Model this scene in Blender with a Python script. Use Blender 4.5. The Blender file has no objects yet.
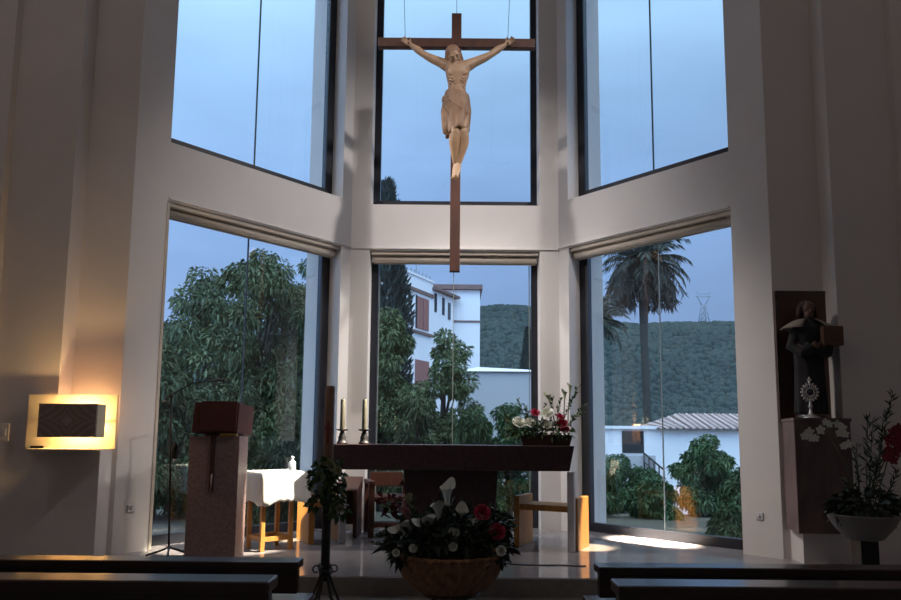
import bpy, bmesh, math, random
import numpy as np
from mathutils import Vector, Matrix
R = math.radians
random.seed(7)
rng = np.random.default_rng(7)
scene = bpy.context.scene
col = scene.collection

# ------------------------------------------------------------------ camera
PITCH, ROLL, FPX = R(6.0), R(0.5), 650.0
_F = Vector((0, math.cos(PITCH), math.sin(PITCH)))
_U0 = Vector((0, -math.sin(PITCH), math.cos(PITCH)))
_X = Vector((1, 0, 0))
_R = _X * math.cos(ROLL) + _U0 * math.sin(ROLL)
_U = _U0 * math.cos(ROLL) - _X * math.sin(ROLL)
EYE = Vector((0, 0, 1.22))
cd = bpy.data.cameras.new('camera')
cd.sensor_width = 36.0
cd.lens = FPX / 901 * 36
cd.shift_y = 71 / 901
cd.clip_end = 2000
cam = bpy.data.objects.new('camera', cd)
M3 = Matrix((_R, _U, -_F)).transposed()
cam.matrix_world = Matrix.Translation(EYE) @ M3.to_4x4()
col.objects.link(cam)
scene.camera = cam

def at(px, py, Y):
    """world point at depth Y measured from the photograph"""
    d = _F + _R * ((px - 450.5) / FPX) - _U * ((py - 371) / FPX)
    return EYE + d * (Y / d.y)

# ------------------------------------------------------------------ materials
MATS = {}
def nodes_of(m):
    m.use_nodes = True
    nt = m.node_tree
    return nt, nt.nodes['Principled BSDF']

def mat(name, c, rough=.6, metal=0.0, c2=None, scale=6.0, detail=3.0, stretch=(1, 1, 1), bump=0.0, spec=.5,
        coat=0.0, lo=.35, hi=.65, emit=None, estr=0.0, trans=0.0):
    m = bpy.data.materials.new(name)
    nt, b = nodes_of(m)
    L = nt.links
    b.inputs['Roughness'].default_value = rough
    b.inputs['Metallic'].default_value = metal
    b.inputs['Specular IOR Level'].default_value = spec
    b.inputs['Coat Weight'].default_value = coat
    b.inputs['Coat Roughness'].default_value = .12
    tc = nt.nodes.new('ShaderNodeTexCoord')
    mp = nt.nodes.new('ShaderNodeMapping')
    mp.inputs['Scale'].default_value = stretch
    L.new(tc.outputs['Object'], mp.inputs['Vector'])
    nz = nt.nodes.new('ShaderNodeTexNoise')
    nz.inputs['Scale'].default_value = scale
    nz.inputs['Detail'].default_value = detail
    L.new(mp.outputs['Vector'], nz.inputs['Vector'])
    rp = nt.nodes.new('ShaderNodeValToRGB')
    if c2 is None:
        c2 = tuple(v * .9 for v in c)
    rp.color_ramp.elements[0].position = lo
    rp.color_ramp.elements[1].position = hi
    rp.color_ramp.elements[0].color = (*c, 1)
    rp.color_ramp.elements[1].color = (*c2, 1)
    L.new(nz.outputs['Fac'], rp.inputs['Fac'])
    L.new(rp.outputs['Color'], b.inputs['Base Color'])
    if bump:
        bp = nt.nodes.new('ShaderNodeBump')
        bp.inputs['Strength'].default_value = bump
        bp.inputs['Distance'].default_value = .02
        L.new(nz.outputs['Fac'], bp.inputs['Height'])
        L.new(bp.outputs['Normal'], b.inputs['Normal'])
    if emit:
        b.inputs['Emission Color'].default_value = (*emit, 1)
        b.inputs['Emission Strength'].default_value = estr
    if trans:
        b.inputs['Transmission Weight'].default_value = trans
    MATS[name] = m
    return m

mat('plaster', (.80, .765, .745), .85, c2=(.77, .735, .715), scale=2.2)
mat('nave_plaster', (.74, .69, .66), .9, c2=(.70, .655, .63), scale=1.8)
mat('frame_dark', (.012, .014, .022), .45, c2=(.016, .018, .028))
mat('joint_dark', (.02, .03, .04), .4)
mat('joint_pale', (.30, .33, .32), .5)
mat('blind_cream', (.62, .55, .46), .6, c2=(.58, .51, .43))
mat('floor_marble', (.29, .265, .275), .07, c2=(.35, .32, .325), scale=3.0, detail=6, spec=.6)
mat('step_stone', (.25, .225, .20), .5, c2=(.31, .28, .25), scale=14, detail=6)
mat('nave_floor', (.22, .2, .19), .35, c2=(.26, .24, .22), scale=5)
mat('altar_stone', (.034, .017, .020), .38, c2=(.056, .029, .031), scale=28, detail=8)
mat('ambo_stone', (.19, .125, .12), .42, c2=(.27, .19, .185), scale=45, detail=8)
mat('block_stone', (.085, .05, .048), .45, c2=(.14, .092, .086), scale=9, detail=8, stretch=(1, 1, .35))
mat('desk_red', (.075, .014, .010), .5, c2=(.055, .011, .008), scale=8, stretch=(1, 1, 6))
mat('dark_wood', (.030, .012, .009), .32, c2=(.048, .019, .013), scale=5, stretch=(.5, 6, 6), coat=.7)
mat('cross_wood', (.080, .030, .020), .5, c2=(.055, .021, .015), scale=9, stretch=(1, 1, .3))
mat('panel_wood', (.06, .028, .022), .5, c2=(.09, .042, .03), scale=8, stretch=(5, 1, .4))
mat('oak', (.55, .26, .06), .45, c2=(.46, .20, .045), scale=8, stretch=(6, 6, .5))
mat('chair_wood', (.075, .028, .018), .42, c2=(.10, .038, .024), scale=8, stretch=(6, 6, .5))
mat('carved_wood', (.38, .25, .16), .55, c2=(.31, .20, .125), scale=14, stretch=(1, 1, .35))
mat('carved_cloth', (.25, .15, .092), .6, c2=(.2, .12, .072), scale=14)
mat('carved_hair', (.24, .135, .08), .6, c2=(.19, .1, .06), scale=30)
mat('iron', (.010, .009, .010), .55, metal=.15, c2=(.02, .018, .018))
mat('black_metal', (.012, .012, .013), .4, c2=(.016, .016, .016))
mat('steel', (.6, .6, .6), .25, metal=1, c2=(.5, .5, .5))
mat('brass', (.62, .40, .12), .3, metal=1, c2=(.5, .32, .1))
mat('silver', (.75, .73, .70), .35, metal=.9, c2=(.62, .6, .58), scale=40)
mat('wax', (.095, .088, .062), .5, c2=(.08, .074, .054))
mat('paschal_wax', (.26, .135, .085), .5, c2=(.30, .17, .11), scale=7)
mat('paschal_red', (.22, .03, .035), .5, c2=(.16, .02, .03))
mat('cloth_white', (.85, .84, .80), .9, c2=(.82, .81, .77))
mat('ribbon_dark', (.05, .018, .02), .8)
mat('white_plastic', (.72, .72, .72), .5)
mat('pale_post', (.62, .61, .62), .4, c2=(.56, .55, .56))
mat('habit', (.010, .009, .011), .85, c2=(.018, .016, .018))
mat('cape', (.30, .25, .20), .8, c2=(.25, .21, .17))
mat('skin_paint', (.13, .07, .05), .6)
mat('hair_brown', (.05, .024, .018), .8)
mat('book_brown', (.12, .055, .028), .6, c2=(.09, .04, .02))
mat('bowl_cream', (.30, .26, .235), .5, c2=(.26, .225, .2))
mat('wicker', (.40, .20, .10), .75, c2=(.22, .105, .055), scale=26, detail=4, stretch=(1, 1, .5), bump=.6)
mat('leaf_dark', (.018, .036, .020), .55, c2=(.032, .06, .028), scale=7)
mat('leaf_mid', (.045, .095, .030), .5, c2=(.07, .13, .04), scale=7)
mat('petal_white', (.78, .78, .70), .6, c2=(.70, .71, .62))
mat('petal_green', (.35, .38, .2), .6, c2=(.45, .46, .28))
mat('petal_rose', (.55, .045, .10), .6, c2=(.44, .03, .08))
mat('petal_orchid', (.30, .015, .04), .6, c2=(.2, .01, .03))
mat('stem', (.05, .09, .03), .6)
mat('sconce_plate', (.82, .72, .52), .6, c2=(.80, .69, .49))
mat('bulb', (1, .9, .7), .5, emit=(1.0, .62, .25), estr=210)
mat('added_rear_glow', (1, .8, .6), .5, emit=(1.0, .50, .20), estr=24)  # emitter for the added tube behind the sconce plate
mat('glass_bottle', (.75, .82, .88), .15, c2=(.7, .78, .84))
mat('cable', (.01, .01, .012), .6)
# outdoors
mat('tree_leaf', (.060, .095, .045), .6, c2=(.11, .155, .065), scale=1.1, detail=5)
mat('tree_leaf_olive', (.075, .12, .05), .6, c2=(.14, .19, .075), scale=1.1, detail=5)
mat('cypress_leaf', (.022, .034, .030), .7, c2=(.035, .05, .04), scale=3)
mat('shrub_leaf', (.05, .115, .05), .6, c2=(.09, .185, .07), scale=1.6, detail=5)
mat('palm_leaf', (.026, .036, .027), .6, c2=(.04, .05, .035), scale=2)
mat('palm_dry', (.042, .04, .032), .8, c2=(.03, .03, .025), scale=4)
mat('bark', (.10, .085, .075), .9, c2=(.06, .05, .045), scale=6, bump=.5)
mat('ground', (.085, .09, .065), .95, c2=(.13, .12, .10), scale=.25, detail=7)
mat('hill', (.036, .056, .050), 1, c2=(.026, .042, .042), scale=.03, detail=10)
mat('hill_scrub', (.026, .042, .039), 1, c2=(.038, .058, .050), scale=.04)
mat('white_render', (.80, .78, .77), .9, c2=(.74, .73, .73), scale=.5)
mat('grey_render', (.46, .45, .46), .9, c2=(.42, .41, .42), scale=.6)
mat('roof_brown', (.20, .12, .10), .8, c2=(.16, .10, .085))
mat('shutter', (.30, .13, .105), .7, c2=(.26, .11, .09))
mat('dark_glass', (.03, .035, .045), .2)
mat('dark_void', (.012, .013, .016), .9)
mat('roof_tile', (.36, .24, .21), .85, c2=(.25, .18, .165), scale=3)
mat('pylon_steel', (.22, .25, .28), .6)

def glass_mat():
    m = bpy.data.materials.new('window_glass')
    m.use_nodes = True
    nt = m.node_tree
    nt.nodes.clear()
    L = nt.links
    N = nt.nodes.new
    out = N('ShaderNodeOutputMaterial')
    tr = N('ShaderNodeBsdfTransparent'); tr.inputs['Color'].default_value = (.95, .975, .975, 1)
    gl = N('ShaderNodeBsdfGlossy'); gl.inputs['Roughness'].default_value = 0.0
    gl.inputs['Color'].default_value = (1, 1, 1, 1)
    geo = N('ShaderNodeNewGeometry')
    dot = N('ShaderNodeVectorMath'); dot.operation = 'DOT_PRODUCT'
    L.new(geo.outputs['Normal'], dot.inputs[0]); L.new(geo.outputs['Incoming'], dot.inputs[1])
    ab = N('ShaderNodeMath'); ab.operation = 'ABSOLUTE'; L.new(dot.outputs['Value'], ab.inputs[0])
    om = N('ShaderNodeMath'); om.operation = 'SUBTRACT'; om.inputs[0].default_value = 1; L.new(ab.outputs[0], om.inputs[1])
    pw = N('ShaderNodeMath'); pw.operation = 'POWER'; pw.inputs[1].default_value = 5; L.new(om.outputs[0], pw.inputs[0])
    ma = N('ShaderNodeMath'); ma.operation = 'MULTIPLY_ADD'
    ma.inputs[1].default_value = .93; ma.inputs[2].default_value = .07
    L.new(pw.outputs[0], ma.inputs[0])
    mx = N('ShaderNodeMixShader')
    L.new(ma.outputs[0], mx.inputs[0]); L.new(tr.outputs[0], mx.inputs[1]); L.new(gl.outputs[0], mx.inputs[2])
    L.new(mx.outputs[0], out.inputs['Surface'])
    MATS['glass'] = m
glass_mat()

def tile_mat():
    m = bpy.data.materials.new('clay_tiles'); nt, b = nodes_of(m); L = nt.links; N = nt.nodes.new
    b.inputs['Roughness'].default_value = .85
    tc = N('ShaderNodeTexCoord'); wv = N('ShaderNodeTexWave'); wv.bands_direction = 'X'; wv.inputs['Scale'].default_value = 1.15; wv.inputs['Distortion'].default_value = .6
    L.new(tc.outputs['Object'], wv.inputs['Vector'])
    rp = N('ShaderNodeValToRGB'); L.new(wv.outputs['Fac'], rp.inputs['Fac'])
    rp.color_ramp.elements[0].color = (.14, .09, .08, 1); rp.color_ramp.elements[1].color = (.50, .40, .37, 1)
    L.new(rp.outputs['Color'], b.inputs['Base Color']); MATS['roof_tile'] = m
tile_mat()
def carved_panel_mat():
    m = bpy.data.materials.new('carved_stone_panel')
    nt, b = nodes_of(m); L = nt.links; N = nt.nodes.new
    b.inputs['Roughness'].default_value = .8
    tc = N('ShaderNodeTexCoord')
    sx = N('ShaderNodeSeparateXYZ'); L.new(tc.outputs['Object'], sx.inputs[0])
    def mth(op, a, bb=None):
        n = N('ShaderNodeMath'); n.operation = op
        for i, v in enumerate((a, bb)):
            if v is None: continue
            if isinstance(v, (int, float)): n.inputs[i].default_value = v
            else: L.new(v, n.inputs[i])
        return n.outputs[0]
    ax = mth('ABSOLUTE', sx.outputs['X']); az = mth('ABSOLUTE', sx.outputs['Z'])
    d = mth('ADD', mth('POWER', ax, .6), mth('POWER', az, .6))      # four-pointed star
    w = mth('SINE', mth('MULTIPLY', d, 48.0))
    ln = mth('GREATER_THAN', w, .45)
    q = mth('LESS_THAN', mth('ADD', ax, az), .05)
    f = mth('MAXIMUM', mth('MULTIPLY', ln, .6), q)
    nz = N('ShaderNodeTexNoise'); nz.inputs['Scale'].default_value = 40; L.new(tc.outputs['Object'], nz.inputs['Vector'])
    f2 = mth('MULTIPLY', f, nz.outputs['Fac'])
    mx = N('ShaderNodeMix'); mx.data_type = 'RGBA'
    mx.inputs['A'].default_value = (.30, .21, .17, 1); mx.inputs['B'].default_value = (.55, .43, .36, 1)
    L.new(f2, mx.inputs['Factor']); L.new(mx.outputs['Result'], b.inputs['Base Color'])
    MATS['carved_panel'] = m
carved_panel_mat()

# ------------------------------------------------------------------ mesh builder
class MB:
    def __init__(s): s.v = []; s.f = []; s.sm = []
    def add(s, vs, fs, smooth=False, M=None):
        o = len(s.v)
        for p in vs:
            p = Vector(p)
            s.v.append(tuple(M @ p) if M is not None else tuple(p))
        for f in fs:
            s.f.append([i + o for i in f]); s.sm.append(smooth)
        return s
    def box(s, a, b, M=None):
        x0, y0, z0 = a; x1, y1, z1 = b
        v = [(x0, y0, z0), (x1, y0, z0), (x1, y1, z0), (x0, y1, z0), (x0, y0, z1), (x1, y0, z1), (x1, y1, z1), (x0, y1, z1)]
        return s.add(v, [(0, 3, 2, 1), (4, 5, 6, 7), (0, 1, 5, 4), (1, 2, 6, 5), (2, 3, 7, 6), (3, 0, 4, 7)], M=M)
    def prism(s, poly, z0, z1, M=None):
        n = len(poly)
        ar = sum(poly[i][0] * poly[(i + 1) % n][1] - poly[(i + 1) % n][0] * poly[i][1] for i in range(n))
        if ar < 0: poly = poly[::-1]
        v = [(x, y, z0) for x, y in poly] + [(x, y, z1) for x, y in poly]
        f = [tuple(range(n))[::-1], tuple(range(n, 2 * n))]
        f += [(i, (i + 1) % n, (i + 1) % n + n, i + n) for i in range(n)]
        return s.add(v, f, M=M)
    def hexa(s, lo, hi):
        """8 corners: lower quad and upper quad"""
        return s.add(list(lo) + list(hi), [(0, 3, 2, 1), (4, 5, 6, 7), (0, 1, 5, 4), (1, 2, 6, 5), (2, 3, 7, 6), (3, 0, 4, 7)])
    def tube(s, pts, rad, n=8, cap=True, M=None):
        pts = [Vector(p) for p in pts]
        if not hasattr(rad, '__len__'): rad = [rad] * len(pts)
        vs = []; fs = []
        up = Vector((0, 0, 1)); pa = None
        for i, p in enumerate(pts):
            t = (pts[min(i + 1, len(pts) - 1)] - pts[max(i - 1, 0)]).normalized()
            if pa is None:
                a = t.cross(up)
                if a.length < .05: a = t.cross(Vector((1, 0, 0)))
            else:
                a = pa - t * pa.dot(t)
            a.normalize(); pa = a
            b = t.cross(a)
            for k in range(n):
                w = 2 * math.pi * k / n
                vs.append(p + (a * math.cos(w) + b * math.sin(w)) * rad[i])
        for i in range(len(pts) - 1):
            for k in range(n):
                k2 = (k + 1) % n
                fs.append((i * n + k, i * n + k2, (i + 1) * n + k2, (i + 1) * n + k))
        if cap:
            fs.append(tuple(range(n))[::-1]); fs.append(tuple(range((len(pts) - 1) * n, len(pts) * n)))
        return s.add(vs, fs, True, M)
    def lathe(s, prof, n=24, c=(0, 0, 0), fr=None, M=None):
        vs = []; fs = []
        for i, (r, z) in enumerate(prof):
            for k in range(n):
                w = 2 * math.pi * k / n
                q = r * (fr(w, i) if fr else 1)
                vs.append((c[0] + q * math.cos(w), c[1] + q * math.sin(w), c[2] + z))
        for i in range(len(prof) - 1):
            for k in range(n):
                k2 = (k + 1) % n
                fs.append((i * n + k, i * n + k2, (i + 1) * n + k2, (i + 1) * n + k))
        fs.append(tuple(range(n))[::-1]); fs.append(tuple(range((len(prof) - 1) * n, len(prof) * n)))
        return s.add(vs, fs, True, M)
    def ball(s, c, r, n=10, sc=(1, 1, 1), M=None):
        prof = []
        m = max(5, n // 2 + 1)
        vs = []; fs = []
        for i in range(m + 1):
            a = math.pi * i / m
            for k in range(n):
                w = 2 * math.pi * k / n
                vs.append((c[0] + r * sc[0] * math.sin(a) * math.cos(w), c[1] + r * sc[1] * math.sin(a) * math.sin(w), c[2] - r * sc[2] * math.cos(a)))
        for i in range(m):
            for k in range(n):
                k2 = (k + 1) % n
                fs.append((i * n + k, i * n + k2, (i + 1) * n + k2, (i + 1) * n + k))
        return s.add(vs, fs, True, M)
    def leaves(s, P, Dn, size, ratio=.35, droop=.2):
        """n leaves: P (n,3) bases, Dn (n,3) directions, size (n,)"""
        n = len(P)
        Dn = Dn / (np.linalg.norm(Dn, axis=1, keepdims=True) + 1e-9)
        rv = rng.normal(size=(n, 3))
        W = np.cross(Dn, rv); W /= (np.linalg.norm(W, axis=1, keepdims=True) + 1e-9)
        Nn = np.cross(W, Dn)
        sz = np.asarray(size).reshape(-1, 1) * np.ones((n, 1))
        mid = P + Dn * sz * .45
        tip = P + Dn * sz + np.array([0, 0, -1.]) * sz * droop
        l = mid + W * sz * ratio * .5 + Nn * sz * .08
        r = mid - W * sz * ratio * .5 + Nn * sz * .08
        o = len(s.v)
        V = np.stack([P, l, tip, r], 1).reshape(-1, 3)
        s.v.extend(map(tuple, V.tolist()))
        for i in range(n):
            b = o + i * 4
            s.f.append([b, b + 1, b + 2]); s.f.append([b, b + 2, b + 3]); s.sm += [True, True]
        return s
    def build(s, name, m, parent=None, bevel=0, world=False):
        me = bpy.data.meshes.new(name)
        vs = s.v
        me.from_pydata(vs, [], s.f)
        me.polygons.foreach_set('use_smooth', s.sm)
        me.update()
        me.materials.append(MATS[m] if isinstance(m, str) else m)
        o = bpy.data.objects.new(name, me)
        col.objects.link(o)
        if parent is not None:
            o.parent = parent
            if world:   # verts in world space: keep them there
                o.matrix_parent_inverse = WM[parent.name].inverted()
        if bevel:
            bm = o.modifiers.new('bevel', 'BEVEL'); bm.width = bevel; bm.segments = 2; bm.limit_method = 'ANGLE'
        return o

WM = {}
def tag(o, label=None, cat=None, group=None, kind=None):
    if label: o['label'] = label
    if cat: o['category'] = cat
    if group: o['group'] = group
    if kind: o['kind'] = kind
    return o
def thing(name, label, cat, loc=(0, 0, 0), rz=0, group=None):
    o = bpy.data.objects.new(name, None)
    col.objects.link(o)
    o.location = loc; o.rotation_euler = (0, 0, rz)
    o.empty_display_size = .1
    tag(o, label, cat, group)
    WM[o.name] = Matrix.Translation(Vector(loc)) @ Matrix.Rotation(rz, 4, 'Z')
    return o
def struct(o): o['kind'] = 'structure'; return o
def copy_tree(o, parent=None):
    c = o.copy(); col.objects.link(c)
    if parent is not None: c.parent = parent
    for ch in list(o.children): copy_tree(ch, c)
    return c

# ------------------------------------------------------------------ room shell
SAN, NAVE, CEIL = .16, .02, 8.1
D, CL, CR = 7.8, -1.24, 1.32
s2 = math.sqrt(.5)
T22 = math.tan(R(22.5))
# facet frames: local x = u (from corner along wall), y = v (outwards), z
MC = Matrix(((1, 0, 0, CL), (0, 1, 0, D), (0, 0, 1, 0), (0, 0, 0, 1)))
ML = Matrix(((-s2, -s2, 0, CL), (-s2, s2, 0, D), (0, 0, 1, 0), (0, 0, 0, 1)))
MR = Matrix(((s2, s2, 0, CR), (-s2, s2, 0, D), (0, 0, 1, 0), (0, 0, 0, 1)))
WC = CR - CL
TH = .76
def facet_wall(name, M, u0, u1, end, zl, zu, corner2=False):
    b = MB()
    rightcut = [(u1, 0), (end, 0), (end + (TH * T22 if corner2 else 0), TH), (u1, TH)]
    leftcut = [(u0, 0), (0, 0), (-TH * T22, TH), (u0, TH)]
    b.prism(leftcut, -.3, CEIL, M)
    b.prism(rightcut, -.3, CEIL, M)
    b.prism([(u0, 0), (u1, 0), (u1, .33), (u0, .33)], zl, zu, M)
    b.prism([(u0, .33), (u1, .33), (u1, TH), (u0, TH)], zl + .34, zu, M)
    b.prism([(u0, 0), (u1, 0), (u1, TH), (u0, TH)], 7.75, CEIL, M)
    b.prism([(u0, .24), (u1, .24), (u1, TH), (u0, TH)], -.3, SAN + .005, M)
    # small ledge running round the bay at the head of the lower windows
    e0 = T22 * .018
    ue = end if corner2 else u1 - .01
    b.prism([(e0, 0), (ue - (e0 if corner2 else 0), 0), (ue - (2 * e0 if corner2 else 0), -.018), (2 * e0, -.018)], zl + .012, zl + .03, M)
    o = b.build(name, 'plaster'); struct(o); return o
LU0, LU1, LEND = .14, 2.225, 2.55
RU0, RU1, REND = .14, 2.09, 2.45
CU0, CU1 = .235, 2.325
facet_wall('wall_bay_left', ML, LU0, LU1, LEND, 3.55, 4.15)
facet_wall('wall_bay_right', MR, RU0, RU1, REND, 3.55, 4.15)
facet_wall('wall_bay_center', MC, CU0, CU1, WC, 3.53, 4.11, True)

def window(name, M, u0, u1, z0, z1, fu0, fu1, fb, ft, joints, edges=()):
    v0, v1 = .235, .315
    fr = MB()
    fr.box((u0, v0, z0), (u0 + fu0, v1, z1), M); fr.box((u1 - fu1, v0, z0), (u1, v1, z1), M)
    fr.box((u0 + fu0, v0, z0), (u1 - fu1, v1, z0 + fb), M); fr.box((u0 + fu0, v0, z1 - ft), (u1 - fu1, v1, z1), M)
    f = struct(fr.build(name, 'frame_dark'))
    f.data.name = name
    cuts = [u0 + fu0] + [j for j, _ in joints] + [u1 - fu1]
    for a, b_ in zip(cuts[:-1], cuts[1:]):
        g = MB().box((a + .003, .27, z0 + fb), (b_ - .003, .282, z1 - ft), M).build('pane', 'glass', f)
    for j, mm in joints:
        jw = .004 if mm == 'joint_pale' else .006
        MB().box((j - jw, .266, z0 + fb), (j + jw, .286, z1 - ft), M).build('pane_joint', mm, f)
    for j in edges:
        MB().box((j - .006, .262, z0 + fb), (j + .006, .268, z1 - ft), M).build('edge_bead', 'joint_pale', f)
    return f
window('window_1', ML, LU0, LU1, SAN, 3.55, .115, .05, .10, .05, [(1.21, 'joint_dark')])
window('window_2', MC, CU0, CU1, SAN, 3.53, .085, .075, .06, .05, [((CU0 + CU1) / 2 - .01, 'joint_pale')], (CU0 + .10, CU1 - .10))
window('window_3', MR, RU0, RU1, SAN, 3.55, .115, .05, .10, .05, [(1.165, 'joint_pale')])
window('window_4', ML, LU0, LU1, 4.15, 7.75, .10, .05, .155, .05, [(1.18, 'joint_dark')])
window('window_5', MC, CU0, CU1, 4.11, 7.75, .085, .075, .135, .05, [])
window('window_6', MR, RU0, RU1, 4.15, 7.75, .10, .05, .155, .05, [(1.135, 'joint_dark')])

def blind(M, u0, u1, zt, label):
    c = M @ Vector(((u0 + u1) / 2, .12, zt - .1))
    t = thing('roller_blind', label, 'blind', c)
    b = MB(); b.box((u0 + .01, .03, zt - .045), (u1 - .01, .21, zt - .002), M)
    b.build('headrail', 'blind_cream', t, .006, True)
    b = MB(); pts = [M @ Vector((u0 + .02, .12, zt - .085)), M @ Vector((u1 - .02, .12, zt - .085))]
    b.tube(pts, .045, 14); b.build('roll', 'blind_cream', t, 0, True)
    b = MB().box((u0 + .03, .155, zt - .135), (u1 - .03, .167, zt - .085), M); b.build('hem_bar', 'blind_cream', t, 0, True)
blind(ML, LU0, LU1, 3.55, 'rolled-up cream blind over the left window, above the green tree')
tch = bpy.data.objects['roller_blind']
MB().box((LU1 - .022, -.008, SAN + .01), (LU1 + .004, .022, 3.535), ML).build('side_channel', 'blind_cream', tch, 0, True)
blind(MC, CU0, CU1, 3.53, 'rolled-up cream blind over the middle window, behind the foot of the cross')
blind(MR, RU0, RU1, 3.55, 'rolled-up cream blind over the right window, above the palm tree')

# frontal walls, stepping towards the nave on both sides
def corner(M, u): p = M @ Vector((u, 0, 0)); return p.x, p.y
eLx, eLy = corner(ML, LEND); eRx, eRy = corner(MR, REND)
SIDE = 5.6
def side_wall(name, sg, ex, ey, low_z):
    dA = ey / 1.036
    xA, xLow = ex / ey * dA, 0
    xA = sg * .604 * dA          # edge of the upper niche
    xL = sg * .5335 * dA         # edge of the low part
    xC = sg * .706 * dA
    sd = 'left' if sg < 0 else 'right'
    struct(MB().prism([(ex, ey), (sg * SIDE, ey), (sg * SIDE, ey + .5), (ex, ey + .5)], -.3, CEIL).build('wall_niche_' + sd, 'nave_plaster'))
    struct(MB().prism([(xA, ey), (xA, dA), (sg * SIDE, dA), (sg * SIDE, ey)], -.3, CEIL).build(name, 'nave_plaster'))
    struct(MB().prism([(xC, dA), (xC, dA - .08), (sg * SIDE, dA - .08), (sg * SIDE, dA)], -.3, CEIL).build('wall_pier_' + sd, 'nave_plaster'))
    struct(MB().prism([(xL, ey), (xL, dA), (xA, dA), (xA, ey)], -.3, low_z).build('wall_low_' + sd, 'nave_plaster'))
    return dA, xA, xL, xC
dAL, xAL, xLL, xCL = side_wall('wall_front_left', -1, eLx, eLy, 1.23)
dAR, xAR, xLR, xCR = side_wall('wall_front_right', 1, eRx, eRy, .44)
for nm, a, b_ in (('wall_left', (-SIDE - .3, -5, -.3), (-SIDE, 6.5, CEIL)), ('wall_right', (SIDE, -5, -.3), (SIDE + .3, 6.5, CEIL)),
                  ('wall_back', (-SIDE - .3, -5.3, -.3), (SIDE + .3, -5, CEIL)), ):
    struct(MB().box(a, b_).build(nm, 'nave_plaster'))
# ceiling and floors
pL = ML @ Vector((LEND, TH, 0)); pR = MR @ Vector((REND, TH, 0))
c1 = MC @ Vector((-TH * T22, TH, 0)); c2 = MC @ Vector((WC + TH * T22, TH, 0))
bay = [(pL.x, pL.y), (c1.x, c1.y), (c2.x, c2.y), (pR.x, pR.y)]
struct(MB().prism([(-SIDE - .3, -5.3), (SIDE + .3, -5.3), (SIDE + .3, 6.5), (pR.x, 6.5)] + bay[::-1] + [(pL.x, 6.5), (-SIDE - .3, 6.5)], CEIL, CEIL + .3).build('ceiling', 'plaster'))
STEP = 5.17
fl = MB().prism([(-SIDE, STEP), (SIDE, STEP), (SIDE, 6.4), (pR.x - .05, 6.4)] + bay[::-1] + [(pL.x + .05, 6.4), (-SIDE, 6.4)], -.4, SAN)
struct(fl.build('floor', 'floor_marble'))
struct(MB().box((-SIDE, STEP - .02, -.2), (SIDE, STEP - .001, SAN - .004)).build('trim_1', 'step_stone'))
struct(MB().box((-SIDE, -5, -.4), (SIDE, STEP - .02, NAVE)).build('floor_nave', 'nave_floor'))

# small wall sockets
def socket(p, M, label):
    t = thing('wall_socket', label, 'socket', p)
    MB().box((-.035, -.012, -.035), (.035, 0, .035), M).build('cover_plate', 'white_plastic', t, .004)
    MB().tube([M @ Vector((0, -.0125, 0)), M @ Vector((0, -.02, 0))], .014, 12).build('socket_face', 'nave_plaster', t)
rotL = Matrix.Rotation(R(45), 4, 'Z'); rotR = Matrix.Rotation(R(-45), 4, 'Z')
socket(ML @ Vector((2.40, -.0, .56)), rotL, 'small white socket low on the white wall left of the lectern')
socket(MR @ Vector((2.25, -.0, .53)), rotR, 'small white socket low on the white wall under the statue side')
sw = thing('light_switch', 'pale light switch on the wall left of the glowing sconce', 'switch', at(5, 432, dAL - .08))
MB().box((-.04, -.012, -.075), (.04, 0, .075)).build('switch_plate', 'nave_plaster', sw, .004)
MB().box((-.018, -.018, -.03), (.018, -.011, .03)).build('rocker', 'white_plastic', sw, .002)

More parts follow.
